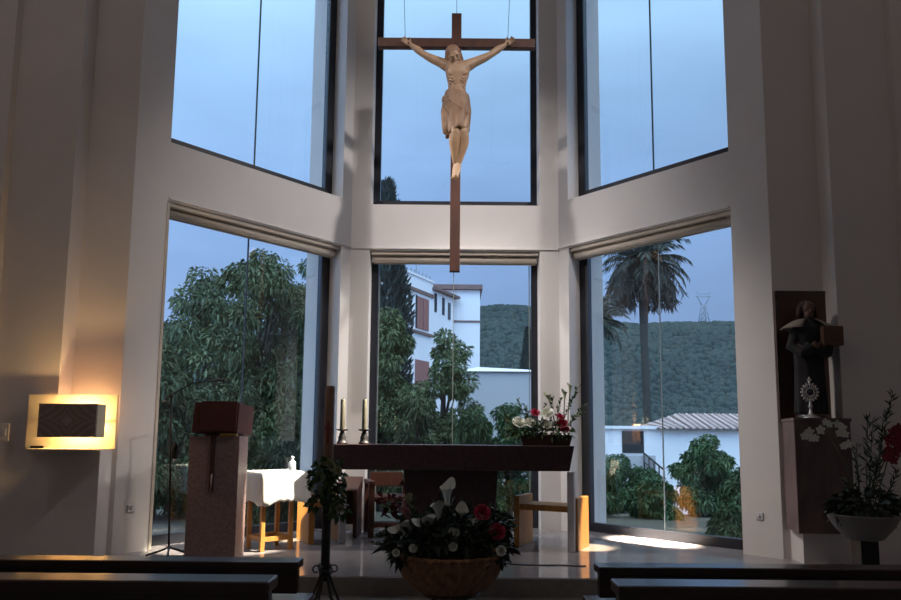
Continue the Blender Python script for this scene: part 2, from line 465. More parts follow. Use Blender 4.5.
# ------------------------------------------------------------------ crucifix
def crucifix():
    Y = 6.6
    ctr = at(456.5, 43, Y)
    t = thing('crucifix', 'large wooden crucifix with a carved body, hung on wires before the middle window', 'crucifix', ctr)
    k = Y / FPX * 1.06
    zt = at(456.5, 13, Y).z - ctr.z; zb = at(456.5, 271, Y).z - ctr.z
    MB().box((-.053, 0, zb), (.053, .07, zt)).build('vertical_beam', 'cross_wood', t, .004)
    hw = .845
    MB().box((-hw, -.012, -.05), (hw, .0, .05)).box((-hw, 0, -.05), (-.0531, .058, .05)).box((.0531, 0, -.05), (hw, .058, .05)).build('crossbeam', 'cross_wood', t, .004)
    for x, top in ((-.555, -.66), (.555, .66)):
        MB().tube([(x, .03, .05), (top, .03, CEIL - ctr.z)], .003, 6).ball((x, .03, .065), .012, 8).build('hanging_wire', 'iron', t)
    MB().tube([(.0, .035, zt), (.0, .035, CEIL - ctr.z)], .003, 6).build('hanging_wire', 'iron', t)
    # body: pixel measurements of the carving turned to metres at the cross, y towards the nave is negative
    S = .0032
    def q(zx, zy, y): return at(395 + zx * .3003, 10 + zy * .3, Y + y) - ctr
    yb = -.09
    b = MB()
    def loft(rings, n=24):
        vs = []; fs = []
        for c_, a_, d_ in rings:
            for k2 in range(n):
                w_ = 2 * math.pi * k2 / n
                vs.append((c_.x + a_ * math.cos(w_), c_.y + d_ * math.sin(w_), c_.z))
        m_ = len(rings)
        for i in range(m_ - 1):
            for k2 in range(n):
                k3 = (k2 + 1) % n
                fs.append((i * n + k2, i * n + k3, (i + 1) * n + k3, (i + 1) * n + k2))
        fs.append(tuple(range(n))[::-1]); fs.append(tuple(range((m_ - 1) * n, m_ * n)))
        b.add(vs, fs, True)
    # trunk from hips to shoulders, waist narrow, chest lifted
    loft([(q(207, 345, yb), .07, .06), (q(207, 325, yb), .115, .085), (q(207, 300, yb), .118, .088), (q(206, 275, yb), .098, .072), (q(206, 258, yb - .004), .092, .068),
          (q(207, 238, yb - .014), .104, .08), (q(208, 218, yb - .022), .122, .092), (q(208, 200, yb - .024), .132, .094), (q(208, 186, yb - .016), .128, .078), (q(207, 177, yb - .01), .10, .055), (q(206, 171, yb - .012), .06, .045)])
    b.tube([q(206, 182, yb - .015), q(203, 168, yb - .035), (q(199, 156, yb - .06))], [.05, .047, .045], 14)
    def limb(pts, rr, sub=4):
        P = []; Q = []
        for i in range(len(pts) - 1):
            p0, p1, p2, p3 = pts[max(i - 1, 0)], pts[i], pts[i + 1], pts[min(i + 2, len(pts) - 1)]
            for j in range(sub):
                f = j / sub
                P.append(.5 * ((2 * p1) + (p2 - p0) * f + (2 * p0 - 5 * p1 + 4 * p2 - p3) * f * f + (3 * p1 - p0 - 3 * p2 + p3) * f ** 3))
                Q.append(rr[i] + (rr[i + 1] - rr[i]) * f)
        P.append(pts[-1]); Q.append(rr[-1])
        b.tube(P, Q, 14)
        b.ball(pts[0], rr[0], 14); b.ball(pts[-1], rr[-1], 12)
    for ax in ([(180, 188), (168, 183), (150, 174), (122, 162), (98, 149), (76, 133), (58, 120), (50, 114)],
               [(236, 188), (247, 183), (265, 174), (295, 161), (318, 149), (341, 133), (361, 120), (370, 114)]):
        ys_ = [yb - .01, yb - .005, yb, yb + .01, yb + .015, yb + .03, yb + .05, yb + .055]
        limb([q(a_, c_, y_) for (a_, c_), y_ in zip(ax, ys_)], [.062, .06, .050, .043, .035, .038, .025, .021])
    for pts, foot in (([(190, 330, yb), (193, 365, yb - .05), (199, 405, yb - .115), (198, 440, yb - .085), (200, 480, yb - .03), (203, 514, yb + .02)], [(203, 524, yb + .015), (201, 540, yb - .04), (198, 556, yb - .085)]),
                      ([(225, 330, yb), (229, 365, yb - .05), (227, 405, yb - .105), (228, 440, yb - .07), (219, 480, yb - .03), (211, 511, yb + .0)], [(210, 522, yb - .005), (206, 538, yb - .075), (202, 553, yb - .12)])):
        limb([q(*p_) for p_ in pts], [.084, .075, .056, .058, .044, .031])
        b.ball(q(pts[2][0], pts[2][1], pts[2][2] - .03), .038, 12, (1, .8, 1.1))
        limb([q(*p_) for p_ in foot], [.034, .034, .026])
    # head: bowed to the viewer's right and forwards
    H = Matrix.Translation(q(196, 156, yb - .065)) @ Matrix.Rotation(R(-16), 4, 'Y') @ Matrix.Rotation(R(36), 4, 'X')
    b.ball((0, .012, .02), .082, 20, (.9, 1.08, 1.0), H)
    b.ball((0, -.012, -.03), .068, 18, (.86, 1.0, 1.12), H)
    b.ball((0, -.03, -.082), .034, 12, (1, 1, .9), H)
    b.tube([(0, -.082, .012), (0, -.098, -.014), (0, -.104, -.028)], [.008, .012, .015], 8, M=H)
    for sx in (-1, 1):
        b.ball((sx * .03, -.07, .006), .014, 8, (1.2, .7, .8), H)
        b.ball((sx * .03, -.076, .022), .013, 8, (1.7, .7, .5), H)
        b.ball((sx * .072, .01, -.012), .02, 8, (.4, .8, 1.2), H)
        b.ball((sx * .036, -.06, -.025), .022, 8, (1, .8, 1), H)
    b.ball((0, -.079, -.05), .015, 8, (1.5, .6, .45), H)
    b.ball((0, -.077, -.061), .015, 8, (1.3, .6, .45), H)
    # pectorals, ribs and belly
    for sx in (-1, 1):
        b.ball(q(208 + sx * 17, 205, yb - .09), .055, 12, (1.05, .22, .7))
        for i in range(4):
            b.tube([q(208 + sx * 30, 222 + i * 9, yb - .065), q(208 + sx * 18, 226 + i * 10, yb - .088), q(208 + sx * 9, 220 + i * 10, yb - .085)], .0055, 6)
    # hands: palm with five fingers, curled around the nail
    for sg, hx, hy in ((-1, 44, 110), (1, 377, 110)):
        pc = q(hx, hy, yb + .05)
        dr = Vector((sg * .86, 0, .5)).normalized(); sd = Vector((-sg * .5, 0, .86)); fw = Vector((0, -1, 0))
        Mh = Matrix((dr, sd, fw)).transposed().to_4x4(); Mh.translation = pc
        b.ball((-.004, 0, 0), .03, 12, (1.15, 1.0, .48), Mh)
        for i, ln in enumerate((.050, .058, .054, .042)):
            o_ = -.024 + i * .016
            b.tube([(.005, o_ * .75, 0), (.03, o_, .004), (.03 + ln * .45, o_ * 1.15, .018), (.03 + ln * .72, o_ * 1.25, .036)], [.0095, .0092, .0082, .0065], 7, M=Mh)
        b.tube([(-.018, .020, .004), (-.002, .042, .014), (.018, .050, .026)], [.011, .0095, .007], 7, M=Mh)
    # toes
    for fx, fy, yy in ((197, 557, yb - .085), (203, 554, yb - .115)):
        for i in range(5):
            b.ball(q(fx + (i - 2) * 4, fy + 1 + abs(i - 1), yy), .011 - .001 * i, 7, (1, 1.3, .9))
    tmp = b.build('tmp', 'carved_wood')
    rm = tmp.modifiers.new('r', 'REMESH'); rm.mode = 'VOXEL'; rm.voxel_size = .0052; rm.use_smooth_shade = True
    s_ = tmp.modifiers.new('sm', 'SMOOTH'); s_.iterations = 2; s_.factor = .4
    dg = bpy.context.evaluated_depsgraph_get()
    m2 = bpy.data.meshes.new_from_object(tmp.evaluated_get(dg)); m2.name = 'corpus'
    bpy.data.objects.remove(tmp)
    corpus = bpy.data.objects.new('corpus', m2); col.objects.link(corpus); corpus.parent = t
    if not m2.materials: m2.materials.append(MATS['carved_wood'])
    corpus['label'] = 'pale carved wooden figure with outstretched arms and bowed head'
    # hair
    hb = MB()
    hb.ball((0, .022, .036), .088, 20, (.95, 1.02, .92), H)
    for i in range(26):
        a = R(-205 + i * 230 / 25)
        x, y = math.cos(a) * .076, -math.sin(a) * -.072 + .02
        y = .02 + abs(math.sin(a)) * .07 if math.sin(a) > -.35 else .02 + math.sin(a) * .03
        hb.tube([(x * .8, y, .06), (x * 1.05, y * 1.05, .0), (x * 1.12, y * 1.0 - .004, -.05), (x * 1.0, y * .9 - .008, -.09)], [.014, .017, .015, .006], 7, M=H)
    for i in range(16):   # beard
        a = R(200 + i * 140 / 15)
        x, y = math.cos(a) * .05, math.sin(a) * .052 - .018
        hb.tube([(x, y, -.062), (x * .8, y * 1.02, -.088), (x * .45, y * .95, -.118)], [.011, .012, .005], 6, M=H)
    hb.build('hair', 'carved_hair', corpus)
    # loincloth: wrapped folds round the hips and thighs
    lc = MB(); n = 48; rows = 15
    vs = []; fs = []
    for i in range(rows):
        f = i / (rows - 1)
        for k2 in range(n):
            w_ = 2 * math.pi * k2 / n
            cx = 207 + 2 * f
            zx_half = (40 + 7 * math.sin(f * 2.4)) * (1 - .16 * f)
            bottom = 408 - 12 * math.cos(w_) + 5 * math.sin(5 * w_)
            zy = 282 + (bottom - 282) * f + 7 * math.cos(w_) * (1 - f)
            fold = 1 + .055 * math.sin(7 * w_ + f * 6) * (0.3 + f)+ .03 * math.sin(13 * w_ - f * 5)
            c_ = q(cx, zy, yb - .07 * f)
            vs.append((c_.x + math.cos(w_) * zx_half * S * fold, c_.y + math.sin(w_) * .112 * fold, c_.z))
    for i in range(rows - 1):
        for k2 in range(n):
            k3 = (k2 + 1) % n
            fs.append((i * n + k2, (i + 1) * n + k2, (i + 1) * n + k3, i * n + k3))
    lc.add(vs, fs, True)
    for j in range(5):    # diagonal folds across the front
        o_ = j * 11
        lc.tube([q(166, 288 + o_ * .8, yb - .09), q(190, 305 + o_, yb - .125), (q(222, 330 + o_ * .9, yb - .135)), q(250, 352 + o_ * .6, yb - .09)], [.012, .017, .016, .010], 8)
    # knot and hanging end on the left hip
    lc.ball(q(165, 300, yb - .06), .04, 12, (.75, .8, 1.25))
    for j in range(5):
        x = 160 + j * 7
        lc.tube([q(166, 300, yb - .05), q(x, 340, yb - .08), q(x + 3, 385, yb - .10), q(x + 5, 412 + j * 2, yb - .11)], [.018, .024, .025, .016], 8)
    loin = lc.build('loincloth', 'carved_cloth', corpus)
    loin['label'] = 'brown carved loincloth with diagonal folds'
    so = loin.modifiers.new('th', 'SOLIDIFY'); so.thickness = .008
    for x in (44, 377):
        MB().ball(q(x, 109, yb + .025), .009, 8).build('nail', 'iron', t)
crucifix()

# ------------------------------------------------------------------ altar
altar = thing('altar', 'long dark red-brown stone altar table on a central pedestal', 'altar', (0, 6.65, SAN))
ax0, ax1 = at(328, 445, 6.25).x, at(574.5, 445, 6.25).x
ATOP = at(450, 445, 6.25).z; ABOT = at(450, 470.5, 6.25).z
b = MB(); ins = .045
b.hexa([(ax0 + ins, 6.27, ABOT), (ax1 - ins, 6.27, ABOT), (ax1 - ins, 6.98, ABOT), (ax0 + ins, 6.98, ABOT)],
       [(ax0, 6.25, ATOP), (ax1, 6.25, ATOP), (ax1, 7.0, ATOP), (ax0, 7.0, ATOP)])
b.build('tabletop', 'altar_stone', altar, .006, True)
px0, px1 = at(403, 500, 6.42).x, at(498, 500, 6.42).x
b = MB().hexa([(px0 + .05, 6.47, SAN), (px1 - .05, 6.47, SAN), (px1 - .05, 6.9, SAN), (px0 + .05, 6.9, SAN)],
              [(px0, 6.42, ABOT), (px1, 6.42, ABOT), (px1, 6.95, ABOT), (px0, 6.95, ABOT)])
b.build('pedestal', 'altar_stone', altar, .006, True)

# candlesticks
def candlestick(px, label, first=None):
    p = at(px, 445, 6.38); loc = (p.x, 6.38, ATOP)
    t = thing('candlestick', label, 'candlestick', loc, 0, 'altar candlesticks')
    prof = [(.052, 0), (.054, .012), (.046, .02), (.036, .045), (.040, .062), (.028, .09), (.030, .10), (.018, .115), (.02, .125)]
    MB().lathe(prof, 20).build('base', 'iron', t)
    MB().lathe([(.016, .124), (.05, .132), (.062, .142), (.060, .145), (.02, .137)], 20).build('drip_pan', 'iron', t)
    return t, loc
for px, w in ((342, 'left'), (364, 'right')):
    t, loc = candlestick(px, f'dark candlestick on the altar, {"nearest its left end" if w == "left" else "second from its left end"}')
    c = thing('altar_candle', 'pale wax candle in the candlestick ' + ('nearest the left end of the altar' if w == 'left' else 'second from the left end of the altar'), 'candle', (loc[0], loc[1], loc[2] + .137), 0, 'altar candles')
    MB().lathe([(.024, 0), (.0255, .01), (.024, .29), (.020, .30), (.008, .303)], 16).build('wax_stick', 'wax', c)
    MB().tube([(0, 0, .30), (.001, 0, .318)], .003, 6).build('wick', 'iron', c)

# ------------------------------------------------------------------ flowers helpers
def calla(parent, base, tip, s=.085, m='petal_white'):
    """stem from base to the throat at tip, flared spathe"""
    base = Vector(base); tip = Vector(tip)
    d = (tip - base).normalized()
    e = MB(); mid = (base + tip) / 2 + Vector((random.uniform(-.01, .01), random.uniform(-.01, .01), 0))
    e.tube([base, mid, tip], .0055, 6)
    a = d.orthogonal().normalized(); bb = d.cross(a)
    ang = random.uniform(0, 6.28)
    n, rows = 16, 8
    g = MB(); vs = []; fs = []
    for i in range(rows):
        f = i / (rows - 1)
        for k in range(n + 1):
            w = 2 * math.pi * k / n
            r_ = s * (.10 + .42 * f ** 1.9) * (1 + .25 * f * math.cos(w))
            h = s * 1.35 * f * (1 + .42 * f * max(0, math.cos(w)) ** 3) - s * .18 * f ** 6
            sp = .12 * s * (k / n) * (1 - f)
            vs.append(tip + d * h + (a * math.cos(w + ang) + bb * math.sin(w + ang)) * (r_ + sp))
    for i in range(rows - 1):
        for k in range(n):
            fs.append((i * (n + 1) + k, i * (n + 1) + k + 1, (i + 1) * (n + 1) + k + 1, (i + 1) * (n + 1) + k))
    g.add(vs, fs, True)
    fl = g.build('calla_lily', m, parent, 0, True)
    e.build('stem', 'stem', fl)
    fl.children[0].matrix_parent_inverse = Matrix.Identity(4)
    MB().tube([tip + d * .1 * s, tip + d * .95 * s], [.006, .004], 6).build('spadix', 'brass', fl)
    return fl
def rose(parent, c, r=.04, m='petal_rose', name='rose', up=(0, -.4, 1)):
    c = Vector(c); u = Vector(up).normalized(); a = u.orthogonal().normalized(); bb = u.cross(a)
    Mx = Matrix((a, bb, u)).transposed().to_4x4(); Mx.translation = c
    g = MB()
    for L_, (rr, hh, lean, cnt) in enumerate(((.22, .95, .0, 3), (.45, .95, .04, 4), (.72, .88, .12, 5), (.98, .66, .42, 5))):
        for k in range(cnt):
            w0 = 2 * math.pi * (k + L_ * .37) / cnt; sp = 2.1 * math.pi / cnt * .95
            vs = []; fs = []
            for i in range(5):
                f = i / 4
                for j in range(5):
                    w = w0 + (j / 4 - .5) * sp * (1 - .12 * f * f)
                    q_ = r * (rr * (.35 + .65 * f ** .6) + lean * f ** 3 * .5)
                    vs.append((q_ * math.cos(w), q_ * math.sin(w), r * (hh * f - .25 - .22 * lean * f ** 4 - .12 * f * abs(j / 2 - 1) ** 2)))
            for i in range(4):
                for j in range(4):
                    fs.append((i * 5 + j, i * 5 + j + 1, (i + 1) * 5 + j + 1, (i + 1) * 5 + j))
            g.add(vs, fs, True, Mx)
    g.ball((0, 0, r * .1), r * .2, 8, (1, 1, 1.6), Mx)
    return g.build(name, m, parent, 0, True)
def ell_leaves(mb, c, rad, n, size, ratio=.4, droop=.25, out=1.0, zmin=-1):
    P = rng.normal(size=(n, 3)); P /= np.linalg.norm(P, axis=1, keepdims=True)
    P[:, 2] = np.where(P[:, 2] < zmin, -P[:, 2], P[:, 2])
    rr = rng.uniform(.35, 1, size=(n, 1)) ** .5
    pos = np.array(c) + P * rr * np.array(rad)
    Dn = P * out + rng.normal(size=(n, 3)) * .5
    mb.leaves(pos, Dn, rng.uniform(.6, 1.2, size=n) * size, ratio, droop)
def sprig(mb, base, tip, n=14, size=.03, ratio=.5, bend=.03):
    base = Vector(base); tip = Vector(tip)
    mid = (base + tip) / 2 + Vector((random.uniform(-bend, bend), random.uniform(-bend, bend), bend))
    pts = [base * (1 - f) ** 2 + mid * 2 * f * (1 - f) + tip * f * f for f in [i / 6 for i in range(7)]]
    mb.tube(pts, .0025, 5)
    P = []; Dn = []
    for i in range(n):
        f = .25 + .75 * i / n
        p = base * (1 - f) ** 2 + mid * 2 * f * (1 - f) + tip * f * f
        P.append(p); Dn.append(((tip - base).normalized() * .7 + Vector((random.uniform(-1, 1), random.uniform(-1, 1), random.uniform(-.3, .6))))[:])
    mb.leaves(np.array([p[:] for p in P]), np.array(Dn), rng.uniform(.8, 1.2, size=n) * size, ratio, .1)

# flowers on the altar
YA = 6.55
fa = thing('altar_flowers', 'low flower arrangement of white and red blooms on the right end of the altar', 'flowers', (at(560, 445, YA).x, YA, ATOP))
tx0, tx1 = at(520, 440, YA).x, at(571, 440, YA).x
b = MB().hexa([(tx0 + .02, YA - .06, ATOP), (tx1 - .02, YA - .06, ATOP), (tx1 - .02, YA + .06, ATOP), (tx0 + .02, YA + .06, ATOP)],
              [(tx0, YA - .075, ATOP + .105), (tx1, YA - .075, ATOP + .105), (tx1, YA + .075, ATOP + .105), (tx0, YA + .075, ATOP + .105)])
b.build('trough', 'dark_wood', fa, .004, True)
def A(px, py, dy=0): return at(px, py, YA + dy)
g = MB()
for px, n in ((515, 60), (525, 90), (538, 110), (550, 110), (562, 80)):
    c = A(px, 430); ell_leaves(g, c, (.11, .10, .085), n, .07, .4)
o = g.build('foliage', 'leaf_mid', fa, 0, True)
g = MB()
for (x0, y0, x1, y1) in ((560, 432, 580, 384), (558, 432, 576, 392), (566, 430, 586, 404), (563, 430, 584, 412), (552, 430, 554, 396), (556, 430, 562, 398), (528, 430, 518, 399), (530, 430, 524, 404), (534, 432, 527, 410), (540, 430, 546, 404), (515, 430, 506, 416)):
    sprig(g, A(x0, y0), A(x1, y1, random.uniform(-.05, .05)), 20, .045, .5)
g.build('sprigs', 'leaf_mid', fa, 0, True)
calla(fa, A(556, 430), A(550, 403), .07, 'petal_green')
calla(fa, A(563, 430), A(564.5, 399), .062, 'petal_green')
calla(fa, A(568, 430), A(570, 392), .055, 'petal_green')
for px, py, r_, m_ in ((535, 413, .042, 'petal_rose'), (547, 413.5, .06, 'petal_white'), (546, 425, .052, 'petal_white'), (519, 423, .06, 'petal_white'), (530, 423, .05, 'petal_white'), (562, 424, .05, 'petal_rose'), (560, 417, .036, 'petal_rose'), (565, 430, .04, 'petal_rose')):
    r0 = rose(fa, A(px, py, -.06), r_, m_, 'bloom', (random.uniform(-.3, .3), -.8, .7))
    r0['label'] = 'red bloom' if m_ == 'petal_rose' else 'white bloom'

# big basket of flowers in front of the step
YB = 4.72
bx = at(450, 560, YB).x
BZ0 = at(450, 596, YB - .2).z; BZ1 = at(450, 560, YB - .33).z
st = thing('plant_stand', 'low dark wooden stand under the big flower basket', 'stand', (bx, YB, NAVE))
MB().lathe([(.2, BZ0 - NAVE - .03), (.22, BZ0 - NAVE - .025), (.22, BZ0 - NAVE - .004), (.2, BZ0 - NAVE)], 28).build('stand_top', 'dark_wood', st)
for a in (45, 135, 225, 315):
    x, y = .15 * math.cos(R(a)), .15 * math.sin(R(a))
    MB().box((x - .018, y - .018, 0), (x + .018, y + .018, BZ0 - NAVE - .028)).build('leg', 'dark_wood', st)
fb = thing('flower_basket', 'round wicker basket of white lilies and pink roses before the altar', 'flower basket', (bx, YB, BZ0))
hB = BZ1 - BZ0
def bfr(w, i): return 1 + .022 * math.cos(26 * w)
MB().lathe([(.22, 0), (.265, .02), (.335, hB * .4), (.385, hB * .8), (.405, hB), (.39, hB + .012), (.37, hB), (.33, hB * .75), (.27, .05)], 104, fr=bfr).build('basket', 'wicker', fb)
b = MB()
for k in range(40):
    w = 2 * math.pi * k / 40
    w2 = 2 * math.pi * (k + .9) / 40
    b.tube([(.398 * math.cos(w), .398 * math.sin(w), hB - .012), (.412 * math.cos((w + w2) / 2), .412 * math.sin((w + w2) / 2), hB + .008), (.398 * math.cos(w2), .398 * math.sin(w2), hB - .012)], .011, 6)
b.build('rim', 'wicker', fb)
def Bp(px, py, dy=-.1): return at(px, py, YB + dy)
g = MB()
for px, py, dy, n, rx, rz in ((405, 545, -.18, 110, .11, .1), (425, 540, -.2, 140, .13, .12), (450, 535, -.2, 170, .15, .15), (475, 538, -.2, 150, .14, .13), (495, 545, -.15, 110, .11, .11), (450, 525, .0, 170, .26, .15), (420, 528, .02, 90, .14, .1), (490, 525, 0, 110, .14, .12), (440, 545, .05, 130, .3, .12)):
    ell_leaves(g, Bp(px, py, dy), (rx * .9, .13, rz), int(n * 1.6), .085, .4, .2)
FOL = g
g = FOL
for (x0, y0, x1, y1) in ((495, 540, 517, 520), (497, 540, 515, 528), (495, 545, 512, 543), (498, 545, 505, 553), (490, 535, 510, 512), (405, 545, 373, 545), (408, 540, 378, 535), (420, 535, 412, 500), (430, 530, 405, 522), (405, 548, 392, 556), (455, 520, 440, 494), (480, 525, 497, 512), (400, 545, 385, 528)):
    sprig(g, Bp(x0, y0), Bp(x1, y1, random.uniform(-.25, 0)), 18, .05, .42, .02)
g.leaves(np.array([Bp(402, 540)[:], Bp(408, 525)[:], Bp(415, 520)[:], Bp(400, 535)[:]]), np.array([[-1, -.1, -.15], [-.5, -.2, .6], [-.3, -.1, .9], [-1, 0, .2]]), np.array([.22, .16, .15, .2]), .3, .3)
FOL.build('foliage', 'leaf_dark', fb, 0, True)
for px, py, s_ in ((447, 497, .105), (440, 512, .10), (460, 516, .085), (428, 525, .085), (407, 528, .08), (412, 523, .07), (466, 524, .075), (475, 520, .07), (452, 531, .07), (434, 521, .085)):
    calla(fb, Bp(450 + (px - 450) * .5, 552, -.12), Bp(px, py + 8, -.2), s_)
for px, py, r_ in ((453, 547, .026), (413, 548.5, .024), (396, 553, .022), (501, 551, .03), (456, 533, .022)):
    rose(fb, Bp(px, py, -.34), r_, 'petal_white', 'white_rose', (0, -1, .35))
mat('leaf_red', (.16, .012, .018), .6, c2=(.10, .008, .012))
g = MB(); n_ = 46
P_ = np.array([Bp(random.uniform(378, 406), random.uniform(497, 513), random.uniform(-.12, .0))[:] for _ in range(n_)])
g.leaves(P_, rng.normal(size=(n_, 3)) + np.array([0, -.6, .2]), rng.uniform(.05, .09, size=n_), .45, .2)
for x_, y_ in ((384, 503), (394, 502), (402, 508)): g.tube([Bp(440, 545), Bp((x_ + 440) / 2, 520), Bp(x_, y_)], .004, 5)
g.build('red_leaves', 'leaf_red', fb, 0, True)
calla(fb, Bp(428, 540, -.1), Bp(413, 508, -.15), .07, 'petal_green')
for px, py, r_ in ((482, 513, .05), (497, 532, .05)):
    rose(fb, Bp(px, py, -.24), r_, 'petal_rose', 'pink_rose', (.2, -1, .5))

# ------------------------------------------------------------------ paschal candle
YP = 4.75
pb = at(326.5, 520, YP); pt = at(329, 386, YP).z; pm = at(329, 464, YP).z
ps = thing('candle_stand', 'tall black wrought iron floor stand carrying the thick candle', 'candle stand', (pb.x, YP, NAVE))
hz = at(326, 572, YP).z - NAVE
MB().tube([(0, 0, hz - .06), (0, 0, hz + .02), (0, 0, pm - NAVE - .03)], [.03, .032, .032], 14).build('pole', 'iron', ps)
MB().lathe([(.03, pm - NAVE - .035), (.06, pm - NAVE - .02), (.065, pm - NAVE - .001), (.05, pm - NAVE - .0005)], 18).build('cup', 'iron', ps)
MB().lathe([(.032, hz - .02), (.042, hz - .015), (.042, hz + .015), (.032, hz + .02)], 16).build('collar', 'iron', ps)
for k in range(6):
    a = R(15 + k * 60); c_, s_ = math.cos(a), math.sin(a)
    MB().tube([(c_ * .026, s_ * .026, hz), (c_ * .05, s_ * .05, hz - .08), (c_ * .10, s_ * .10, hz - .2), (c_ * .16, s_ * .16, .012)], .009, 8).build('leg', 'iron', ps)
    pts = []
    for i in range(13):
        f = i / 12; w = -1.2 + f * 5.2; rr = .034 * (1 - .55 * f)
        q_ = .062 + rr * math.sin(w); pts.append((c_ * q_, s_ * q_, hz + .018 + rr * math.cos(w)))
    MB().tube([(c_ * .03, s_ * .03, hz)] + pts, .0055, 6).build('scroll', 'iron', ps)
pc = thing('paschal_candle', 'thick tall brown paschal candle on the black iron floor stand', 'candle', (pb.x, YP, pm))
MB().lathe([(.034, 0), (.0355, .01), (.0355, pt - pm - .012), (.03, pt - pm), (.006, pt - pm - .004)], 24).build('wax_column', 'paschal_wax', pc)
hh = (pt - pm) * .42
MB().box((-.007, -.0385, hh - .09), (.007, -.034, hh + .07)).box((-.026, -.037, hh + .01), (.026, -.031, hh + .026)).build('red_cross', 'paschal_red', pc)
iv = thing('ivy_garland', 'dark ivy garland with a few pale blooms wound round the black candle stand', 'garland', (pb.x, YP, pm - .2))
g = MB()
def Pp(px, py, dy=0): return at(px, py, YP + dy)
pts = []
for i in range(41):
    f = i / 40; w = f * 14
    pts.append((pb.x + .045 * math.cos(w), YP + .045 * math.sin(w), pm + .02 - f * .42))
g.tube(pts, .005, 6)
for px, py, n, rx in ((326, 468, 90, .075), (322, 482, 70, .085), (334, 480, 60, .07), (328, 496, 50, .055), (340, 512, 40, .045), (318, 502, 30, .05), (336, 500, 40, .05)):
    ell_leaves(g, Pp(px, py, -.03), (rx, .07, rx * .9), n, .055, .7, .4)
for (x0, y0, x1, y1) in ((322, 475, 308, 488), (320, 490, 309, 505), (332, 478, 345, 494), (334, 495, 341, 520), (332, 498, 338, 516), (320, 480, 311, 473), (330, 468, 341, 462)):
    sprig(g, Pp(x0, y0), Pp(x1, y1, -.04), 12, .05, .7, .01)
g.build('foliage', 'leaf_mid', iv, 0, True)
for px, py in ((332, 467), (338, 471), (340, 509), (329, 463)):
    rose(iv, Pp(px, py, -.09), .026, 'petal_green', 'pale_bloom', (0, -1, .4))

# ------------------------------------------------------------------ ambo (lectern)
YO = 5.75
am = thing('ambo', 'tall speckled stone lectern with a dark red wooden reading desk', 'lectern', ((at(186, 500, YO).x + at(236, 500, YO).x) / 2, YO + .14, SAN))
ox0, ox1 = at(186.5, 500, YO).x, at(237, 500, YO).x
oz = at(215, 436, YO).z
MB().box((ox0, YO, SAN), (ox1, YO + .25, oz)).build('stone_block', 'ambo_stone', am, .004, True)
dz0, dz1 = at(215, 433, YO - .03).z, at(215, 402, YO - .03).z
qx0, qx1 = at(192, 415, YO - .03).x, at(238, 415, YO - .03).x
b = MB()
b.hexa([(qx0, YO - .03, dz0), (qx1, YO - .03, dz0), (qx1 + .02, YO + .33, dz0 - .02), (qx0, YO + .33, dz0 - .02)],
       [(qx0 + .01, YO + .0, dz1), (qx1 + .0, YO + .0, dz1), (qx1 + .03, YO + .33, dz1 - .03), (qx0 + .01, YO + .33, dz1 - .03)])
b.build('reading_desk', 'desk_red', am, .004, True)
fx0, fx1 = at(200, 415, YO - .05).x, at(236, 415, YO - .05).x
b = MB().hexa([(fx0, YO - .05, dz0 + .015), (fx1, YO - .05, dz0 + .015), (fx1, YO - .032, dz0 + .015), (fx0, YO - .032, dz0 + .015)],
              [(fx0, YO - .02, dz1 + .01), (fx1, YO - .02, dz1 + .01), (fx1, YO - .001, dz1 + .01), (fx0, YO - .001, dz1 + .01)])
b.build('front_board', 'desk_red', am, .003, True)
gx0, gx1 = at(194, 437, YO).x, at(220, 437, YO).x
MB().box((ox0 + .12, YO + .05, oz - .001), (ox1 - .03, YO + .22, dz0 + .0)).build('desk_neck', 'desk_red', am, 0, True)
MB().box((at(219, 437, YO).x, YO + .01, oz), (at(236, 437, YO).x, YO + .05, dz0 + .002)).build('brass_fitting', 'brass', am, .003, True)
rx = at(213.5, 450, YO).x
MB().box((rx - .022, YO - .012, at(213, 492, YO).z), (rx + .016, YO - .004, oz + .01)).build('hanging_ribbon', 'ribbon_dark', am, 0, True)
MB().tube([(rx, YO - .02, at(213, 474, YO).z), (rx - .004, YO - .02, at(213, 492, YO).z)], .008, 8).build('ribbon_tassel', 'ambo_stone', am, 0, True)

# microphone stand
ym = 5.88
mb0 = at(168.5, 555, ym)
ms = thing('microphone_stand', 'thin black boom microphone stand beside the stone lectern', 'microphone stand', (mb0.x, ym, SAN))
tp = at(171.5, 396, ym) - Vector((mb0.x, ym, SAN))
for k in range(3):
    a_ = R(50 + 120 * k); MB().tube([(0, 0, .09), (.10 * math.cos(a_), .10 * math.sin(a_), .05), (.22 * math.cos(a_), .22 * math.sin(a_), .010)], .009, 8).build('leg', 'black_metal', ms)
MB().tube([(0, 0, .06), tp], .009, 10).build('pole', 'black_metal', ms)
MB().ball(tp, .022, 10).build('clamp', 'black_metal', ms)
e0 = at(165, 400, ym) - Vector((mb0.x, ym, SAN)); e1 = at(216, 380, ym + .1) - Vector((mb0.x, ym, SAN))
md = (tp + e1) / 2 + Vector((-.02, 0, .045))
MB().tube([e0, tp + Vector((0, 0, .012)), md, e1], .007, 8).build('boom', 'black_metal', ms)
MB().tube([e0 + (e0 - tp) * .15, e0], .014, 8).build('counterweight', 'steel', ms)
MB().tube([e1, e1 + Vector((.06, 0, -.004))], [.012, .014], 10).ball(e1 + Vector((.075, 0, -.005)), .02, 10).build('microphone', 'black_metal', ms)
hx = at(175, 452, ym) - Vector((mb0.x, ym, SAN))
MB().tube([hx + Vector((0, 0, .09)), hx + Vector((.003, 0, .05)), hx + Vector((0, 0, -.06))], [.012, .03, .022], 10).build('cable_pouch', 'black_metal', ms)
MB().tube([hx + Vector((.0, 0, -.06)), hx + Vector((.01, 0, -.075))], [.022, .02], 10).build('pouch_ring', 'steel', ms)

